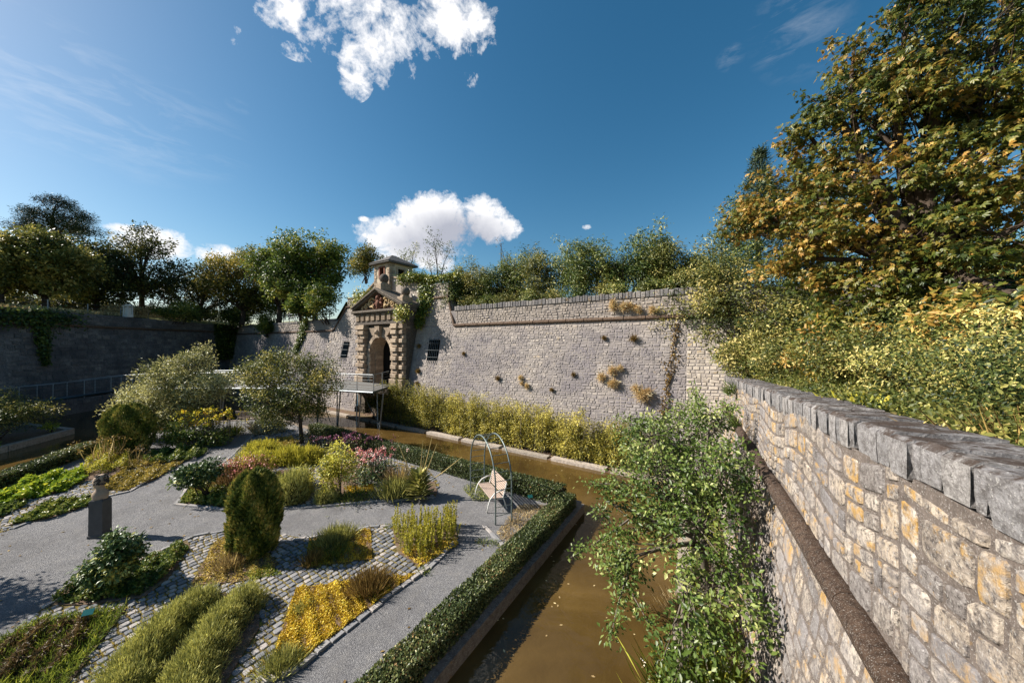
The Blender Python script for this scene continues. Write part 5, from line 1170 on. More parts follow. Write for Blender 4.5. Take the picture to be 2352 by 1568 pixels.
x, y = G(672, 1150); mound('lavender_bush', 'tall grey green lavender to the right of the big juniper', [(x, y, .52, .5, .95), (x - .12, y + .5, .5, .45, .85)], 5200, .2, .022, 'lavender', None, 'shrub')
shrub('small_herb', 'fine green herb behind the tall grey green lavender', B2(690, 1118), 1.1, .75, 90, .13, 16, .09, .03, 'lime', lift=.45)
carpet('seedlings', 'scattered seedlings on bare soil behind the big juniper', PG((632, 1090), (720, 1082), (716, 1112), (640, 1120)), 700, .12, .05, .16, 'green_cover', vmid=.75)
x, y = G(752, 1150); mound('round_lavender', 'small round grey green cushion at the gravel edge', [(x, y, .37, .36, .46)], 2200, .12, .018, 'lavender', None, 'shrub')
shrub('golden_shrub', 'upright golden green shrub with airy shoots behind the small round cushion', B2(778, 1138), 1.3, 1.85, 170, .16, 22, .085, .045, 'lime', lift=.52, k=10, vmid=.6)
shrub('coneflower', 'bush of pink coneflowers behind the golden green shrub', B2(852, 1100), 1.9, .8, 130, .16, 14, .11, .045, 'rose_leaf', cat='flower', lift=.45)
x, y = G(852, 1098); o = thing('coneflower', 'pink coneflower heads standing above the leafy bush', 'flower', (x, y, 0))
C = np.stack([x + RNG.normal(size=95) * .5, y + RNG.normal(size=95) * .4, RNG.uniform(.72, 1.15, 95)], 1); crown('petal', o, C, .04, 9, .07, .04, M['pink'], droop=.1, up=1.2, kind='stuff')
q = MB(); [q.tube([(c[0], c[1], .2), tuple(c)], .008, 3, False) for c in C]; q.build('stem', M['bark_pale'], o, kind='stuff')
tuft('dry_weed', 'feathery straw coloured weed left of the tall mullein', B2(905, 1140), .6, .7, 900, .01, 'lavender', lean=.3)
tuft('dry_weed', 'straw coloured seed stalks behind the feathery weed', B2(918, 1118), .5, .95, 160, .014, 'dry', lean=.3)
# mullein: rosette of big leaves and tall yellow spikes
x, y = G(962, 1142); mul = thing('mullein', 'mullein with big felted leaves and tall yellow flower spikes', 'plant', (x, y, 0)); n = 170; a = RNG.random(n) * 6.283; t = RNG.random(n)
P = np.stack([x + np.cos(a) * .1, y + np.sin(a) * .1, t * .85], 1); T = np.stack([np.cos(a), np.sin(a), .35 + .9 * t], 1)
leaf_obj('foliage', P, T, np.stack([-np.cos(a) * .5, -np.sin(a) * .5, np.ones(n)], 1), .5 * (1.15 - .55 * t), .17, RNG.normal(.5, .2, n), M['mullein'], mul)
for (px, py) in ((912, 1008), (930, 1068), (924, 1075), (972, 1010), (978, 1022), (993, 1002), (1004, 1018), (1062, 1048)):
    tip = AT(px, py, y + RNG.uniform(-.25, .25)); q = MB(); st_ = (x + (tip[0] - x) * .12, y, .45); pts = [st_, tuple(np.array(st_) * .45 + np.array(tip) * .55 + np.array([0, 0, -.04])), tip]; q.tube(pts, [.012, .019, .007], 6); q.val = .7; q.build('flower_spike', M['mullein_spike'] if 'mullein_spike' in M else M.setdefault('mullein_spike', plain_mat('mullein spike', (.42, .32, .13), .8, .2, 0, .5, 40, .6)), mul)
carpet('yellow_moss', 'yellow low cover between golden shrub and tall mullein', PG((790, 1120), (858, 1112), (862, 1130), (800, 1135)), 1500, .07, .04, .08, 'golden')
tuft('weed_tuft', 'green and brown weeds under the golden green shrub', B2(815, 1143), .9, .25, 500, .02, 'green_cover', lean=.7)
shrub('purple_flower', 'dark purple flowering perennial behind the coneflowers', B2(800, 1046), 2.4, .8, 90, .2, 14, .11, .04, 'dark_tree', cat='flower', lift=.45, extra=None)
C = np.stack([G(800, 1046)[0] + RNG.normal(size=80) * .8, G(800, 1046)[1] + RNG.normal(size=80) * .3, RNG.uniform(.75, 1.05, 80)], 1); o = thing('purple_flower', 'cloud of dull purple flower heads behind the coneflowers', 'flower', (C[0][0], C[0][1], 0)); crown('petal', o, C, .07, 7, .07, .05, M['purple'], kind='stuff')
q = MB(); [q.tube([(c[0], c[1], .2), tuple(c)], .008, 3, False) for c in C]; q.build('stem', M['bark'], o, kind='stuff')
shrub('dark_perennial', 'dark stemmed perennial at the foot of the hawthorn trunk', B2(742, 1022), 2.2, .95, 90, .2, 14, .12, .04, 'dark_tree', lift=.5)
shrub('sunflower_bush', 'leafy bush covered with yellow flowers beside the silver-leaved tree', B2(458, 1022), 2.9, 1.3, 150, .22, 20, .16, .07, 'green_cover', cat='flower', lift=.45, vmid=.4)
x, y = G(468, 1020); o = thing('yellow_flower', 'tall stand of yellow flower heads above the leafy bush', 'flower', (x, y, 0))
C = np.stack([x + RNG.normal(size=110) * .8, y + RNG.normal(size=110) * .4, RNG.uniform(1.05, 1.95, 110)], 1); crown('petal', o, C, .07, 8, .11, .07, M['yellow'], droop=0, kind='stuff')
q = MB(); [q.tube([(c[0], c[1], .2), tuple(c)], .01, 3, False) for c in C]; q.build('stem', M['bark_pale'], o, kind='stuff')
tuft('lime_grass', 'small lime grass clump beside the yellow flowered bush', B2(533, 1000), .6, .7, 400, .02, 'lime', lean=.5)
carpet('green_cover', 'dark green low plants between clipped juniper and gravel path', PG((330, 1062), (360, 1038), (470, 1030), (478, 1040), (440, 1058), (350, 1066)), 3000, .16, .06, .45, 'green_cover', vmid=.45, lumpy=.5)
carpet('golden_marjoram', 'ochre carpet of low leaves by the gravel behind the bust', BEDS['l2'], 3800, .1, .06, .2, 'ochre_cover', lumpy=.6)
carpet('golden_marjoram', 'ochre carpet of low leaves next to the clipped juniper', BEDS['l5'], 3000, .11, .06, .2, 'ochre_cover', lumpy=.6)
carpet('strawberry_bed', 'bright green bed of broad leaves along the left gravel strip', PG((-20, 1160), (60, 1112), (190, 1078), (198, 1102), (150, 1130), (10, 1162)), 3600, .16, .11, .42, 'bright_green', lumpy=.5)
carpet('yellow_herb', 'yellow green herb bed with tall seed heads in front of the clipped juniper', PG((190, 1084), (215, 1056), (300, 1042), (296, 1075), (205, 1098)), 2600, .16, .035, .6, 'lime', lumpy=.5)
tuft('seed_heads', 'rusty seed heads standing over the yellow green herb bed', B2(252, 1062), 1.0, 1.2, 40, .018, 'dry', cat='flower', lean=.2, fl=('rust', 30, .1, 6, .08))
tuft('seed_heads', 'rusty seed heads beside the ochre carpet of low leaves', B2(322, 1070), .6, .85, 20, .016, 'dry', cat='flower', lean=.2, fl=('rust', 14, .08, 6, .07))
carpet('green_strip', 'dark green strip of low leaves between cobbles and gravel', BEDS['l3'], 2600, .11, .065, .2, 'green_cover', vmid=.55)
carpet('green_strip', 'small green patch among the cobbles at the left edge', BEDS['l4'], 900, .13, .07, .2, 'green_cover', vmid=.4)
for (px, py, lb) in ((893, 1210, 'lone weed growing in the gravel near the lime green herb'), (1137, 1248, 'small weed in the gravel before the arch'), (1110, 1245, 'weed at the stone edge beside the arch'), (972, 1312, 'weed at the pale edging stones above the sedum')):
    tuft('weed_tuft', lb, B2(px, py), .22, .12, 90, .014, 'green_cover', lean=.9)
carpet('dry_grass_patch', 'dry straw coloured grass behind the slatted bench', PG((1140, 1225), (1190, 1160), (1270, 1160), (1215, 1215), (1165, 1262)), 2400, .11, .012, .07, 'dry', lean=.8)
carpet('dry_grass_patch', 'green and straw weeds between arch and far hedge', PG((1062, 1120), (1100, 1108), (1160, 1130), (1120, 1150), (1085, 1150)), 1300, .1, .02, .12, 'green_cover', lean=.8, vmid=.7)

# ------------------------------------------------------------------ trees of the garden
b = B2(695, 1018); b = (b[0], b[1], 0)
hc = AT(665, 890, b[1])
lb = [(np.array(AT(px, py, b[1] + dy)), np.array(r)) for px, py, dy, r in ((600, 870, .3, (1.2, 1.2, .95)), (650, 835, 0, (1.1, 1.1, .85)), (725, 845, .2, (1.15, 1.1, .75)), (610, 925, -.6, (1.1, 1.1, .75)), (690, 905, -.3, (1.25, 1.2, .9)), (745, 880, -.3, (.85, 1, .6)), (650, 955, .1, (1.0, 1, .5)), (575, 850, 0, (.5, .6, .6)), (720, 940, .2, (.8, .9, .5)))]
tree('hawthorn', 'small spreading hawthorn with thin leaning trunk by the gravel path', 'tree', b, lb, 520, .3, 40, .11, .065, 'hawthorn', .1, 'bark', fork=AT(688, 940, b[1]), shell=.35, cvar=.2)
b = B2(395, 1006)
lb = [(np.array(AT(px, py, b[1] + dy)), np.array(r)) for px, py, dy, r in ((340, 935, 0, (1.3, 1.3, 1.0)), (400, 890, 0, (1.4, 1.3, 1.1)), (440, 845, .3, (.95, 1, 1.0)), (465, 890, 0, (1.1, 1.2, .9)), (375, 860, .2, (1.0, 1, .8)), (430, 950, -.2, (1.3, 1.2, .8)), (320, 905, .1, (.8, .9, .55)), (500, 875, .4, (.7, .8, .55)), (465, 815, .3, (.45, .5, .6)))]
tree('silver_tree', 'silvery pale leaved tree in front of the shaded wall', 'tree', b, lb, 560, .34, 44, .17, .045, 'silver', .12, 'bark', shell=.4, droop=-.15, cvar=.2)
b = B2(395, 1000); shrub('dark_underwood', 'dark green undergrowth at the foot of the silvery tree', (b[0] + .3, b[1] - .3, 0), 3.6, 1.5, 160, .25, 22, .12, .06, 'green_cover', vmid=.3)
x, y = -29.0, 19.0
shrub('shore_bush', 'broad tan tipped bush on the left shore before the footbridge', (x, y, 0), 5.0, 2.6, 330, .32, 34, .13, .045, 'olive_shrub', lift=.5, k=9)
carpet('shore_grass', 'bright green low plants on the left shore beside the kerb', [(-25.5, 13.5), (-26.9, 18.0), (-29.5, 19.5), (-33, 17), (-30, 12)], 5200, .22, .06, .3, 'grass', vmid=.6)
shrub('shore_sprout', 'small bright green sprout at the corner of the left shore', (-28.6, 21.2, 0), .8, .6, 30, .14, 14, .12, .05, 'bright_green')

tree('path_shadow_tree', 'unseen small tree added left of the gravel to cast a shadow over the path', 'tree', (-14.3, 7.5, 0), lumps((-14.3, 7.5, 2.3), (1.1, 1.1, 1.0), 8), 160, .24, 26, .1, .06, 'hawthorn', .07, twigs=30)  # added out of view; only its shadow reaches the gravel
# apple tree on the strip below the flank wall
base = RW(8.1, 1.0, ZB)
lb = []
for (s_, d_, z, r) in ((8.2, 1.1, 2.6, (1.0, 1.0, .9)), (6.6, 1.3, 2.1, (.95, .9, .8)), (9.6, 1.4, 3.0, (.95, .9, .8)), (7.4, 2.2, 2.5, (.85, .9, .75)), (8.8, 2.3, 3.1, (.8, .8, .6)), (5.6, 1.0, 1.4, (.75, .7, .7)), (6.4, 2.6, 1.1, (.6, .6, .5)), (7.6, 3.1, 1.7, (.6, .6, .5)), (10.6, 1.6, 3.5, (.6, .6, .55)), (8.9, .9, 3.7, (.5, .5, .5)), (5.2, 1.5, .6, (.55, .6, .55)), (9.8, 2.6, 2.6, (.7, .7, .6)), (7.0, .8, 3.0, (.6, .5, .6)), (8.2, 2.4, 1.2, (.7, .7, .6))):
    lb.append((np.array(RW(s_, d_, z)), np.array(r)))
tree('apple_tree', 'leafy green apple tree growing over the canal against the flank wall', 'tree', base, lb, 500, .19, 30, .1, .052, 'apple', .11, 'bark_pale', fork=RW(8.0, 1.2, 1.2), shell=.3, droop=.1, vmid=.48, twigs=260)
for i, (a0, a1) in enumerate(((RW(7.2, 2.6, 1.6), AT(1310, 1278, 7.2)), (RW(6.4, 2.4, 1.2), AT(1400, 1470, 5.6)), (RW(9.2, 1.2, 3.6), AT(1592, 885, 9.6)), (RW(9.8, 1.8, 3.3), AT(1430, 960, 9.5)), (RW(8.6, .9, 3.4), AT(1690, 935, 9.4)), (RW(6.6, 2.8, 1.0), AT(1490, 1430, 5.6)), (RW(5.6, 1.2, 1.2), AT(1640, 1500, 5.0)), (RW(7.6, 2.6, 2.2), AT(1350, 1110, 8.2)))):
    pts = np.array(bend(a0, a1, .08, 9)); par = bpy.data.objects['apple_tree']; q = MB(); q.tube([tuple(p) for p in pts], list(np.linspace(.022, .006, len(pts))), 5); q.build('branch', M['bark_pale'], par)
    crown('branch_leaves', par, np.repeat(pts[1:], 2, axis=0) + RNG.normal(size=(2 * (len(pts) - 1), 3)) * .05, .13, 14, .085, .046, M['apple'], vmid=.55)
tuft('strip_grass', 'tall grasses with tiny white flowers on the strip under the apple tree', RW(5.3, 1.15, ZB), .8, .7, 1800, .012, 'grass', cat='plant', lean=.4, fl=('white_flower', 90, .03, 3, .03))
tuft('strip_grass', 'grass tuft hanging over the kerb under the apple tree', RW(7.2, 1.4, ZB), .5, .45, 700, .012, 'dry', lean=.6)
tuft('seed_grass', 'pale dry seed grass rising from the canal edge', RW(4.6, 1.95, -.3), .3, .5, 60, .014, 'dry', lean=.35)
carpet('strip_weeds', 'green weeds covering the strip at the foot of the flank wall', [RW(3, .55, 0)[:2], RW(3, 1.4, 0)[:2], RW(15, 1.4, 0)[:2], RW(15, .55, 0)[:2]], 3000, .14, .03, .12, 'grass')

# bamboo along the long wall
for i in range(11):
    s_ = 2.4 + i * 1.75; p = MW(s_, 1.15, ZB); h = (2.75 + RNG.uniform(-.2, .25)) * (1 - .025 * i)
    root = thing('bamboo_clump', 'yellow green bamboo clump in the row between canal and long wall', 'bamboo', p, 'bamboo row at the foot of the long wall')
    q = MB(); n = 46; tips = []
    for j in range(n):
        a = MW(s_ + RNG.uniform(-.95, .95), 1.15 + RNG.uniform(-.45, .45), ZB); t = (a[0] + RNG.normal() * .16, a[1] + RNG.normal() * .16, ZB + h * RNG.uniform(.6, 1.08)); q.tube([a, ((a[0] + t[0]) / 2, (a[1] + t[1]) / 2, (a[2] + t[2]) / 2 + .05), t], [.012, .01, .004], 3, False); tips.append((a, t))
    q.build('cane', M['bark_pale'], root)
    C = np.array([np.array(a) + (np.array(t) - np.array(a)) * u_ for a, t in tips for u_ in RNG.uniform(.12, 1.03, 9)])
    crown('foliage', root, C, .2, 20, .14, .032, M['bamboo'], vmid=.5 + (.12 if i in (4, 6, 7, 8) else 0) - (.15 if i in (0, 1) else 0), droop=.3, up=.5)
shrub('shaded_bush', 'dark shaded bush beside the bridge legs', MW(.6, 1.2, ZB), 1.8, 1.9, 110, .25, 22, .13, .05, 'green_cover', vmid=.3)
# ------------------------------------------------------------------ growth on the walls
def wall_tuft(px, py, r, mat='straw', lb='straw coloured dry tuft rooted in the long wall', grp='dry tufts on the long wall'):
    k_ = (px - CX) / FD; z = 3.0
    for _ in range(4):
        c = 17.0 - (dw(z) + .03 if z < ZC else DP + .05); t = c / (WN[0] * k_ + WN[1]); z = EYE + (HZ - py) / FD * t
    p = (k_ * t, t, z); tuft('dry_tuft', lb, p, r, r * 1.15, int(160 + 500 * r), .018, mat, grp, 'grass tuft', normal=(-WN[0], -WN[1], -.1))
for px, py, r in ((1197, 868, .2), (1212, 886, .2), (1200, 880, .15), (1383, 866, .3), (1408, 852, .32), (1425, 846, .22), (1413, 880, .3), (1403, 882, .2), (1460, 892, .24), (1476, 908, .42), (1488, 902, .3), (1410, 706, .28), (1409, 695, .22), (1435, 705, .34), (1448, 702, .2), (1462, 708, .24), (1470, 716, .18), (1500, 714, .3)): wall_tuft(px, py, r)
for px, py, r in ((1456, 778, .24), (1145, 868, .2), (1318, 860, .16), (1388, 776, .16), (1268, 895, .14), (1066, 812, .16), (964, 795, .22), (962, 852, .22), (905, 768, .22), (960, 880, .2)): wall_tuft(px, py, r, 'rust', 'small brown green weed rooted in the joints of the long wall', 'weeds in the long wall')
def ivy(label, F, n, L, mat='ivy', cat='ivy', vmid=.5):
    P, Nn = F(n); root = thing('ivy', label, cat, tuple(P[0])); T = nrm(RNG.normal(size=P.shape) * .5 + Nn * .3 + np.array([0, 0, -.6]))
    leaf_obj('foliage', P, T, nrm(Nn + RNG.normal(size=P.shape) * .4), L * RNG.uniform(.6, 1.2, len(P)), L * .8, RNG.normal(vmid, .2, len(P)), M[mat], root)
    q = MB(); i = RNG.choice(len(P), 14); q.tube([tuple(P[j]) for j in sorted(i, key=lambda j: P[j][2])], .02, 4); q.build('stem', M['bark'], root); return root
def gauss_on_wall(s0, z0, ss, zs_, doff, dd=.12):
    def F(n):
        s_ = s0 + RNG.normal(size=n) * ss; z = z0 + RNG.normal(size=n) * zs_; d_ = doff + np.abs(RNG.normal(size=n)) * dd
        P = np.array([MW(a, b_, c) for a, b_, c in zip(s_, d_, z)]); return P, np.tile(np.array([-WN[0], -WN[1], .2]), (n, 1))
    return F
def strip(pts, wid, dfun):
    def F(n):
        t = RNG.random(n) * (len(pts) - 1); i = t.astype(int); f = t - i; p = np.array(pts); q = p[i] + (p[np.minimum(i + 1, len(p) - 1)] - p[i]) * f[:, None]; s_ = q[:, 0] + RNG.normal(size=n) * q[:, 2] * wid; z = q[:, 1] + RNG.normal(size=n) * .1
        P = np.array([MW(a, dfun(c) + abs(RNG.normal()) * .12, c) for a, c in zip(s_, z)]); return P, np.tile(np.array([-WN[0], -WN[1], .2]), (n, 1))
    return F
ivy('narrow hanging strip of ivy on the wall left of the gate', strip([(-14.4, 8.1, 1), (-14.6, 7.2, 1.1), (-14.9, 5.9, .8), (-15.3, 4.6, .55)], .33, lambda z: dw(z) + .05 if z < ZC else DP + .08), 2600, .17, vmid=.4)
ivy('bright ivy spilling over the wall top right of the watchtower', strip([(1.6, 10.9, 1), (2.8, 10.6, 1.3), (4.0, 10.5, 1), (5.2, 10.4, 1), (6.4, 10.5, 1.2)], .3, lambda z: -1.5), 3800, .17, vmid=.6)
ivy('ivy hanging down beside the right end of the pediment', strip([(3.5, 10.3, 1.4), (3.6, 9.4, 1.1), (3.7, 8.4, 1), (3.3, 7.6, .9), (3.5, 6.8, .5)], .34, lambda z: dw(z) + .15), 2800, .17, vmid=.5)
ivy('yellow green tuft of ivy on the end of the gate cornice', gauss_on_wall(3.3, 7.75, .35, .25, .5, .3), 700, .16, vmid=.75)
ivy('yellow green growth on the left shoulder of the pediment', gauss_on_wall(-3.7, 9.4, .65, .4, -.9, .4), 1300, .17, vmid=.7)
def lw_ivy(n):
    a = RNG.random(n); y = 25.6 + RNG.normal(size=n) * 1.5; z = np.where(a < .62, 7.5 + RNG.normal(size=n) * .35, 8.1 - RNG.random(n) * 4.2); y = np.where(a < .62, y, 26.2 + RNG.normal(size=n) * .3 * np.clip((z - 3.2) / 3, .3, 1)); x = -36 - .154 * (y - 24) + .12 + (7 - np.minimum(z, 7)) * .107 + np.abs(RNG.normal(size=n)) * .15
    return np.stack([x, y, z], 1), np.tile(np.array([1, 0, .2]), (n, 1))
ivy('dark ivy hanging from the top of the shaded wall', lw_ivy, 3200, .2, vmid=.2)
def lw_ivy2(n):
    y = RNG.uniform(43.5, 47, n); z = 8.0 - RNG.random(n) ** 1.5 * 4.5; x = -38.15 + .1 + (7 - np.minimum(z, 7)) * .107 + np.abs(RNG.normal(size=n)) * .35
    return np.stack([x, y, z], 1), np.tile(np.array([1, 0, .2]), (n, 1))
ivy('dark creeper filling the corner where shaded and long wall meet', lw_ivy2, 3500, .24, vmid=.3)
def rust_streak(n):
    z = RNG.uniform(1.5, 6.5, n); s_ = 21.35 - (6.6 - z) * .12 + RNG.normal(size=n) * .12 * (1 + np.sin(z * 3) * .5); P = np.array([MW(a, dw(c) + .05 + abs(RNG.normal()) * .04, c) for a, c in zip(s_, z)]); return P, np.tile(np.array([-WN[0], -WN[1], .2]), (n, 1))
ivy('rust brown withered creeper running down the long wall near its right end', rust_streak, 420, .1, 'rust', 'creeper', .3)

# ------------------------------------------------------------------ shrubs on the bank above the long wall
BZ = ZT - .35
def on_bank(px, back):      # place on the bank behind the long wall at a picture column
    k_ = (px - CX) / FD; t = (17.0 + back) / (WN[0] * k_ + WN[1]); return (k_ * t, t, BZ)
rows = [(1050, 2.6, 615), (1095, 3.2, 590), (1140, 3.0, 575), (1185, 3.6, 568), (1235, 3.0, 565), (1290, 3.4, 560), (1345, 3.0, 552), (1395, 3.6, 562), (1445, 3.0, 548), (1495, 3.4, 535), (1540, 3.6, 560), (1585, 4.2, 590)]
for i, (px, back, top) in enumerate(rows):
    b = on_bank(px, back); h = EYE + (HZ - top) / FD * b[1] - b[2]; w = 2.6 + .5 * (i % 3)
    tl = i % 3 == 1
    shrub('sumac_shrub' if not tl else 'olive_shrub', 'windblown green sumac shrub on the bank above the long wall' if not tl else 'dull olive leaved shrub between the sumacs above the long wall', (b[0], b[1], b[2] - .1), w, h, 190, .3, 34, .2, .055, 'sumac' if not tl else 'olive_shrub', 'sumac row on the wall bank' if not tl else 'olive shrubs on the wall bank', lift=.48, k=9, d=2.6, stems=8, wind=(.45, 0, -.1), cvar=.22)
for i, px in enumerate((1040, 1075, 1120, 1165, 1215, 1270, 1330, 1385, 1430, 1480, 1525)):
    b = on_bank(px, 1.75); shrub('low_bush', 'low bush spilling over the coping of the long wall', (b[0], b[1], b[2] - .25), 1.9, 1.35 + RNG.uniform(-.15, .3), 80, .24, 20, .13, .055, ('sumac', 'olive_shrub')[i % 2], 'low bushes on the coping', lift=.5, k=6, d=1.2)
def airy(label, px, top, back, w, ncl=60, mat='sumac', kind='slender_tree', leaves=16):
    b = on_bank(px, back); zt = EYE + (HZ - top) / FD * b[1]; h = zt - b[2]; lb = [(np.array((b[0] + RNG.uniform(-.4, .4) * w, b[1] + RNG.uniform(-.4, .4) * w, b[2] + h * t)), np.array((w * .3, w * .3, h * .11))) for t in (.5, .6, .7, .78, .85, .92)]
    return tree(kind, label, 'tree', b, lb, ncl, .3, leaves, .19, .07, mat, .08, 'bark', fork=(b[0], b[1], b[2] + h * .35), twigs=60)
airy('thin airy tree rising behind the watchtower roof', 1008, 538, 6, 2.8)
airy('small leafy tree close behind the watchtower', 935, 560, 5, 1.8, 60)
airy('bare twiggy sapling among the sumacs', 1163, 540, 4.0, 1.4, 14, 'rust', 'bare_sapling', 4)
airy('leafy sapling with windswept crown above the sumac row', 1497, 515, 4.5, 1.5, 40)

# ------------------------------------------------------------------ trees behind and left of the gate
def big_tree(name, label, px, top, bot, dep, wpx, mat, base_z=8.2, k=9, ncl=420, cr=.5, npl=40, L=.28, W=.15, tr=.28, size=.42, **kw):
    x = (px - CX) / FD * dep; zt = EYE + (HZ - top) / FD * dep; zb_ = EYE + (HZ - bot) / FD * dep; w = wpx / FD * dep
    c = np.array((x, dep, (zt + zb_) / 2)); lb = lumps(c, (w / 2, w / 2 * .85, (zt - zb_) / 2), k + 6, size * RNG.uniform(.72, .86), -.85)
    return tree(name, label, 'tree', (x, dep, base_z - .2), lb, ncl, cr, npl, L, W, mat, tr, fork=(x + RNG.uniform(-.3, .3), dep, zb_ + (zt - zb_) * .18), twigs=120, **kw)
big_tree('maple_tree', 'full green maple behind the railing left of the gate', 725, 520, 735, 38, 215, 'maple', ncl=620, cr=.5, k=13)
big_tree('maple_tree', 'green maple with a bushy crown beside the olive tinged maple', 640, 535, 740, 41, 150, 'maple', ncl=330, k=9)
big_tree('maple_tree', 'olive tinged maple left of the full green maple', 555, 565, 745, 44, 200, 'maple_tan', ncl=460, k=10)
big_tree('broadleaf_tree', 'low dark green tree between the open crowned and olive tinged trees', 455, 615, 745, 47, 190, 'dark_tree', ncl=300, k=8)
big_tree('broadleaf_tree', 'open crowned dark tree with visible branches above the shaded wall', 325, 510, 710, 40, 210, 'dark_tree', ncl=330, cr=.45, npl=26, k=11, shell=.6)
big_tree('broadleaf_tree', 'dark bushy tree left of the open crowned tree', 225, 525, 725, 36, 190, 'dark_tree', ncl=420, k=9)
big_tree('broadleaf_tree', 'pale green tree above the left end of the shaded wall', 105, 515, 715, 31, 240, 'olive_shrub', ncl=560, k=12, cr=.45)
big_tree('broadleaf_tree', 'green tree cut off by the left picture edge above the wall', -5, 505, 715, 29, 180, 'hawthorn', ncl=360, k=9, cr=.45)
big_tree('broadleaf_tree', 'yellow green small tree in front of the olive tinged maple', 690, 640, 740, 35, 70, 'maple', ncl=120, cr=.4, k=6, tr=.12)
for i, (px, dep, w, h) in enumerate(((30, 33, 5, 2.4), (130, 36, 5, 2.2), (215, 40, 5, 2.6), (290, 44, 5, 2.2), (350, 46, 5, 2.6), (425, 50, 5.5, 2.8), (480, 52, 5, 2.6), (560, 50, 5, 3.0), (620, 47, 5, 3.2), (690, 44, 4.5, 3.2))):
    p = AT(px, 745, dep); shrub('terrace_thicket', 'dark undergrowth thicket beneath the trees on the left terrace', (p[0], p[1], 8.2), w, h, 150, .4, 26, .24, .12, 'dark_tree', 'thickets on the left terrace', lift=.5)
# dark pine with tiered crown
x, dep = (125 - CX) / FD * 44, 44; lb = []
for (px, py, w, h) in ((130, 465, 55, 16), (95, 492, 70, 14), (165, 495, 70, 14), (55, 520, 60, 14), (130, 520, 110, 16), (195, 525, 60, 12)):
    p = AT(px, py, dep + RNG.uniform(-1, 1)); lb.append((np.array(p), np.array((w / FD * dep / 2, w / FD * dep / 2, h / FD * dep * .75))))
tree('pine_tree', 'dark flat topped pine towering behind the left trees', 'tree', (x, dep, 8), lb, 420, .5, 40, .34, .05, 'pine', .3, fork=AT(128, 540, dep), twigs=60, up=.3)
for (px, py, dep, w, h, lb_, mat) in ((405, 735, 38, 5.2, 2.1, 'round dark green bush on top of the shaded wall', 'green_cover'), (530, 748, 45, 4.4, 2.2, 'round mid green bush near the wall corner', 'green_cover'), (750, 735, 33.5, 3.4, 3.4, 'dark leafy bush against the raised wall block left of the gate', 'maple'), (612, 765, 40.5, 2.2, 2.2, 'small green bush at the left end of the parapet railing', 'maple'), (300, 722, 36, 3.0, 1.0, 'low straw coloured grass hump by the white lantern', 'dry'), (840, 640, 33, 3.0, 3.4, 'yellowish bush behind the left slope of the gate gable', 'maple_tan')):
    p = AT(px, py, dep); shrub('terrace_bush', lb_, (p[0], p[1], p[2] - .4), w, h + .4, 200, .32, 26, .2, .1, mat, lift=.5)
b = on_bank(960, 2.2); shrub('terrace_bush', 'green bush over the raised wall right of the watchtower', (b[0], b[1], ZTU - .2), 3.6, 1.5, 150, .26, 22, .15, .1, 'ivy')
carpet('terrace_grass', None, [(-37.2, 10), (-37.0, 24), (-39, 38), (-45, 38), (-45, 10)], 3000, .4, .05, .2, 'dry', parent=None, kind=None) if False else None
P_ = np.stack([RNG.uniform(-40, -36.9, 4500), RNG.uniform(14, 42, 4500), np.full(4500, 8.0)], 1); P_[:, 0] -= np.maximum(0, P_[:, 1] - 24) * .13; P_[:, 2] += np.clip((-37 - P_[:, 0]) * .12, 0, .8)
o = leaf_obj('terrace_grass', P_, RNG.normal(size=P_.shape) * .35 + np.array([0, 0, 1]), rdir(4500), RNG.uniform(.2, .45, 4500), .04, RNG.normal(.6, .2, 4500), M['dry'], None); tag(o, 'straw coloured grass on top of the shaded wall', 'grass', kind='stuff')

# ------------------------------------------------------------------ right side: chestnut, conifer, shrubs on the embankment
def ez(x, y):
    r = np.array((x, y)) - RP; s_ = float(r @ RU); d_ = -.6 - float(r @ RN); return emb(s_, max(0, d_))
cb = (11.2, 8.6); cz = ez(*cb)
lb = []
for (px, py, dep, r) in ((2190, 60, 9.0, (1.5, 1.5, 1.2)), (2060, 170, 9.5, (1.3, 1.4, 1.1)), (2300, 200, 8.5, (1.6, 1.6, 1.3)), (1960, 250, 10, (1.0, 1.2, .9)), (2120, 300, 9.2, (1.5, 1.5, 1.2)), (1900, 330, 10.5, (.9, 1.1, .8)), (2250, 400, 8.4, (1.5, 1.5, 1.2)), (1990, 410, 9.8, (1.4, 1.4, 1.0)), (1830, 440, 11.0, (1.2, 1.2, .8)), (1900, 520, 10.2, (1.4, 1.3, .9)), (1775, 505, 11.4, (1.0, 1.1, .6)), (2060, 560, 9.2, (1.3, 1.3, .9)), (2200, 560, 8.6, (1.3, 1.3, 1.0)), (1840, 590, 10.6, (1.1, 1.1, .6)), (1980, 640, 9.6, (1.0, 1.1, .6)), (2330, 520, 7.6, (1.2, 1.2, 1.1)), (2340, 680, 7.2, (.9, .9, .7)), (2400, 330, 8.2, (1.4, 1.4, 1.4)), (2330, 20, 9, (1.4, 1.4, 1.2)), (2480, 120, 8.6, (1.6, 1.6, 1.5)), (1730, 520, 11.6, (.6, .7, .35)), (1965, 115, 9.8, (.5, .5, .4)), (1850, 300, 10.9, (.45, .5, .4)), (2095, 25, 9.3, (.6, .6, .5)), (1905, 215, 10.3, (.5, .5, .4)), (1700, 480, 12.0, (.45, .5, .3)), (1870, 430, 10.2, (.8, .8, .5)), (1960, 700, 9.4, (.75, .8, .45)), (2090, 690, 8.8, (.9, .9, .55)), (2210, 735, 8.0, (.8, .8, .5)), (2330, 740, 7.2, (.7, .8, .5)), (1860, 655, 10.4, (.8, .9, .45)), (2130, 620, 8.6, (.9, .9, .6))):
    lb.append((np.array(AT(px, py, dep)), np.array(r)))
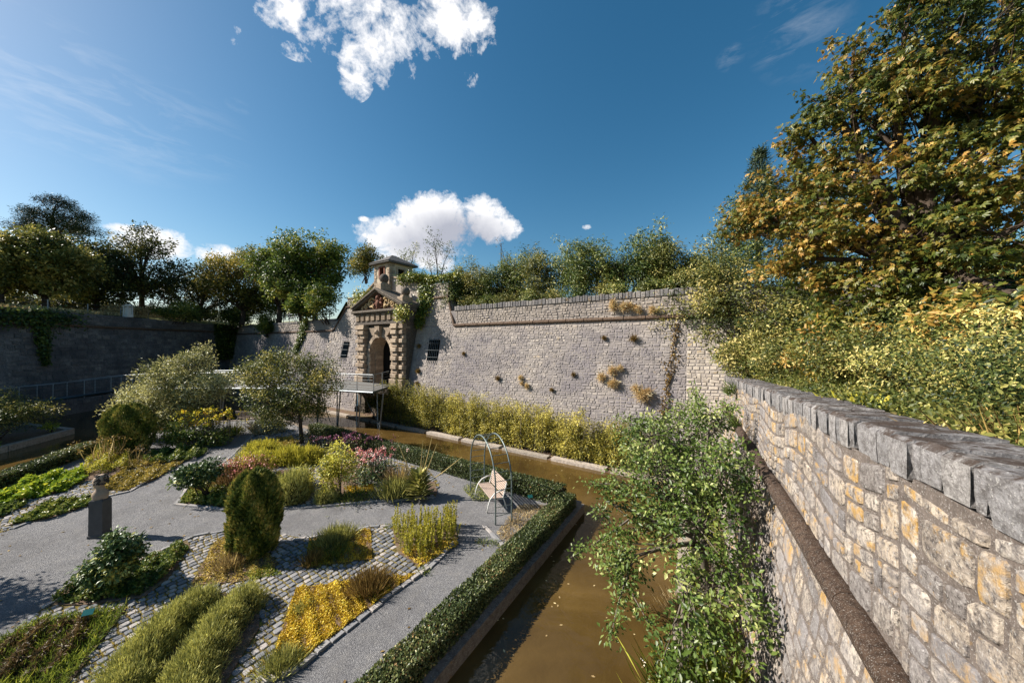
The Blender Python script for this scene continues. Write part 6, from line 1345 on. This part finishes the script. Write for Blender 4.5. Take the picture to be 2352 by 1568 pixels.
C0, i0 = sample(lb, 330, .35); C = np.repeat(C0, 9, axis=0) + RNG.normal(size=(330 * 9, 3)) * np.array([.3, .3, .13]); idx = np.repeat(i0, 9); spray = np.repeat(RNG.normal(0, .13, 330), 9); orange = np.array([-.06, .0, -.04, -.02, .02, .0, .02, .16, .12, .22, .24, .1, .06, .22, .14, .06, .05, .0, -.05, -.05, .25, 0, .05, -.05, .02, .25, .2, .12, .05, .0, .02, .15, .05]) * .75
chest = thing('chestnut_tree', 'big horse chestnut with orange and green leaves beside the flank wall', 'tree', (cb[0], cb[1], cz - .2))
q = MB(); fork = np.array((11.0, 8.9, 7.6)); tp = bend((cb[0], cb[1], cz - .4), fork, .05, 5); q.tube(tp, [.3, .27, .25, .23, .22, .2], 10); ends = []
for c, r in lb:
    pts = bend(fork - np.array([0, 0, RNG.uniform(0, .5)]), c, .12, 6); q.tube(pts, list(np.linspace(.17, .035, len(pts))), 7); ends.append(pts)
for j in RNG.choice(len(C), 420, replace=False):
    pts = bend(ends[idx[j]][RNG.integers(3, 7)], C[j], .1, 3); q.tube(pts, [.022, .016, .011, .006], 4, False)
q.build('trunk', M['bark'], chest, True)
crown('crown', chest, C, .2, 11, .13, .046, M['chestnut'], palm=True, droop=.35, vmid=.43, cvar=.08, vvar=.13, cmid=orange[idx] * 1.3 + spray, wind=(.15, 0, 0))
# conifer and dark trees behind
p = AT(1740, 700, 20); root = thing('conifer_tree', 'dark pointed conifer rising behind the chestnut', 'tree', (p[0], p[1], 8)); tipz = EYE + (HZ - 340) / FD * 20; q = MB(); q.tube([(p[0], p[1], 7.6), (p[0] + .2, p[1], tipz)], [.2, .02], 7); q.build('trunk', M['bark'], root)
n = 330; t = RNG.random(n) ** .8; a = RNG.random(n) * 6.283; rr_ = (1 - t) * 2.3 * RNG.uniform(.45, 1.1, n) + .12; Cc = np.stack([p[0] + .2 * t + np.cos(a) * rr_, p[1] + np.sin(a) * rr_, 9.3 + (tipz - 9.3) * t - rr_ * .12], 1); crown('crown', root, Cc[t < .72], .4, 42, .28, .05, M['conifer'], up=.4, flat=.5, droop=-.1); crown('leader', root, Cc[t >= .72], .17, 26, .2, .04, M['conifer'], up=.4, flat=1.0, droop=-.6)
def rtree(name, label, px, top, dep, w, mat, ncl=300, **kw):
    x = (px - CX) / FD * dep; bz_ = min(ez(x, dep), 8.5); zt = EYE + (HZ - top) / FD * dep
    return shrub(name, label, (x, dep, bz_ - .3), w, zt - bz_ + .3, int(ncl * .72), .27, 36, .14, .055, mat, lift=.46, k=13, stems=9, cvar=.28, **kw)
rtree('grey_green_tree', 'grey green tree between conifer and chestnut', 1870, 350, 17, 3.2, 'olive_shrub', 700, vmid=.35)
rtree('dark_shrub', 'tall dark green shrub where embankment and wall bank meet', 1680, 500, 18, 3.8, 'sumac', 900, vmid=.4)
rtree('pale_shrub', 'pale green shrub overhanging the right end of the long wall', 1620, 590, 16.6, 4.2, 'olive_shrub', 900, vmid=.5, extra=[(np.array(AT(1610, 680, 15.6)), np.array((1.4, 1.0, .9))), (np.array(AT(1660, 640, 15.8)), np.array((1.6, 1.2, 1.0))), (np.array(AT(1590, 640, 16)), np.array((1.0, .8, .8)))])
rtree('pale_shrub', 'pale green shrub on the embankment below the dark shrub', 1740, 620, 14.5, 4.4, 'olive_shrub', 480, vmid=.42)
rtree('yellow_shrub', 'yellow tinged shrub above the far end of the flank wall', 1745, 770, 12.6, 3.4, 'olive_shrub', 360, vmid=.55, extra=[(np.array(AT(1725, 830, 12.2)), np.array((.8, .8, .6)))])
rtree('pale_shrub', 'grey green shrub under the chestnut limbs', 1860, 660, 12.2, 3.6, 'olive_shrub', 380, vmid=.4)
rtree('dark_shrub', 'dark leafy shrub in the shade of the chestnut', 2000, 700, 10.0, 3.2, 'sumac', 360, vmid=.35)
rtree('dark_shrub', 'dark shrub deep under the chestnut beside its trunk', 2140, 640, 11.5, 4.2, 'sumac', 420, vmid=.25)
rtree('dark_shrub', 'broad leaved dark shrub at the right end of the embankment', 2290, 700, 8.0, 3.0, 'sumac', 360, vmid=.4)
rtree('dark_shrub', 'dense dark shrub closing the view behind the chestnut', 2330, 500, 13.0, 7.0, 'sumac', 520, vmid=.25)
rtree('dark_shrub', 'dense green shrub filling the gap left of the chestnut trunk', 2030, 540, 14.5, 5.5, 'sumac', 520, vmid=.3)
def eb(name, label, px, py, s_, d_, w, h, mat, ncl=220, L=.08, W=.035, **kw):
    x, y = RW(s_, -.6 - d_, 0)[:2]; return shrub(name, label, (x, y, ez(x, y) - .1), w * 1.1, h * .95, int(ncl * .85), .17, 32, L, W, mat, lift=.45, k=11, cvar=.26, **kw)
eb('bank_shrub', 'small yellow green shrub at the back of the coping near the far end', 0, 0, 14.4, .75, 1.7, 1.2, 'olive_shrub', vmid=.58)
eb('bank_shrub', 'loose olive shrub behind the coping below the yellow tinged shrub', 0, 0, 12.4, .9, 2.0, 1.3, 'olive_shrub', vmid=.48)
eb('bank_shrub', 'orange tipped chestnut seedling behind the coping', 0, 0, 10.6, 1.6, 2.0, 1.7, 'chestnut', 150, .14, .06, vmid=.68)
eb('bank_shrub', 'bushy olive shrub behind the middle of the coping', 0, 0, 9.0, 1.5, 2.2, 1.5, 'olive_shrub', 260, vmid=.45)
eb('bank_shrub', 'orange leaved sprout under the chestnut limbs', 0, 0, 8.2, 2.6, 2.2, 1.9, 'chestnut', 150, .14, .06, vmid=.7)
eb('bank_shrub', 'fine leaved green shrub leaning over the embankment', 0, 0, 7.2, 1.8, 2.2, 1.5, 'hawthorn', 340, .06, .03, vmid=.4)
eb('bank_shrub', 'dense small leaved shrub behind the near coping', 0, 0, 5.4, 1.7, 2.2, 1.4, 'hawthorn', 480, .05, .026, vmid=.38)
eb('bank_shrub', 'dark small leaved shrub at the right end of the coping', 0, 0, 3.9, 1.5, 1.9, 1.1, 'hawthorn', 480, .045, .024, vmid=.33)
eb('bank_shrub', 'tall fine leaved shrub with pale tips near the right picture edge', 0, 0, 5.6, 3.0, 2.4, 2.0, 'hawthorn', 420, .065, .03, vmid=.5)
eb('bank_shrub', 'broad leaved bush high on the right embankment', 0, 0, 4.6, 3.6, 2.4, 2.3, 'apple', 200, .14, .075, vmid=.6)
eb('bank_shrub', 'leafy green shrub on the slope above the bushy olive shrub', 0, 0, 10.4, 3.2, 2.8, 2.2, 'hawthorn', 300, .08, .04, vmid=.4)
# creeping cover at the back of the coping
n = 20000; s_ = RNG.uniform(2.0, 16.5, n); d_ = RNG.random(n) ** 1.3 * 2.4 + .02 * RNG.normal(size=n) + .06 * np.sin(s_ * 3); P_ = np.array([RW(a, -.62 - max(b_, -.12), 0) for a, b_ in zip(s_, d_)]); P_[:, 2] = [emb(a, max(0, b_)) + abs(RNG.normal()) * .12 + .08 for a, b_ in zip(s_, d_)]
o = leaf_obj('ground_cover', P_, RNG.normal(size=(n, 3)) * .6 + np.array([-.3, 0, .3]), nrm(RNG.normal(size=(n, 3)) * .5 + np.array([-.3, -.2, 1])), RNG.uniform(.04, .085, n), RNG.uniform(.02, .042, n), RNG.normal(.42, .2, n) + .25 * np.sin(s_ * 2.1) * np.cos(d_ * 3), M['olive_shrub'], None); tag(o, 'yellow green creeping cover behind the coping of the flank wall', 'ground cover', kind='stuff')
x, y, z = RW(6.4, -.95, 0); tuft('broad_leaf_plant', 'broad yellow green leaf rosette behind the coping', (x, y, ez(x, y)), .45, .32, 60, .09, 'lime', None, 'plant', .9)
x, y, z = RW(3.55, -1.0, 0); tuft('dry_twigs', 'reddish dry twigs behind the near coping', (x, y, ez(x, y)), .6, .42, 60, .012, 'rust', None, 'twigs', .6)
for (s_, z, lb_) in ((11.6, 3.0, 'green fern rooted on the string course of the flank wall'), (12.6, 3.9, 'small creeper hanging below the coping of the flank wall')):
    p = RW(s_, .1, z); tuft('wall_fern', lb_, p, .3, .35, 120, .03, 'apple', None, 'fern', normal=(-.8, .3, .3))
# leaves drifting on the moat
n = 160; a_ = np.concatenate([np.array([RW(RNG.uniform(3, 14), RNG.uniform(1.9, 5.0), 0)[:2] for _ in range(n // 2)]), np.array([MW(RNG.uniform(-12, 18), RNG.uniform(2.1, 5.2), 0)[:2] for _ in range(n // 2)])]); P_ = np.concatenate([a_, np.full((n, 1), WZ + .006)], 1); T = RNG.normal(size=(n, 3)); T[:, 2] = 0
o = leaf_obj('floating_leaves', P_, T, np.tile(np.array([0, 0, 1.0]), (n, 1)), RNG.uniform(.04, .09, n), .04, RNG.normal(.6, .25, n), M['dry'], None, .02); tag(o, 'fallen leaves and seeds drifting on the brown moat', 'leaves', kind='stuff')
# dry leaves and grit on the gravel
n = 700; a = in_area(ISLAND, n); P_ = np.concatenate([a, np.full((n, 1), .012)], 1); T = RNG.normal(size=(n, 3)); T[:, 2] *= .1
o = leaf_obj('fallen_leaves', P_, T, np.tile(np.array([0, 0, 1.0]), (n, 1)) + RNG.normal(size=(n, 3)) * .2, RNG.uniform(.05, .1, n), .05, RNG.normal(.5, .2, n), M['rust'], None); tag(o, 'dry fallen leaves scattered over the gravel paths', 'leaves', kind='stuff')
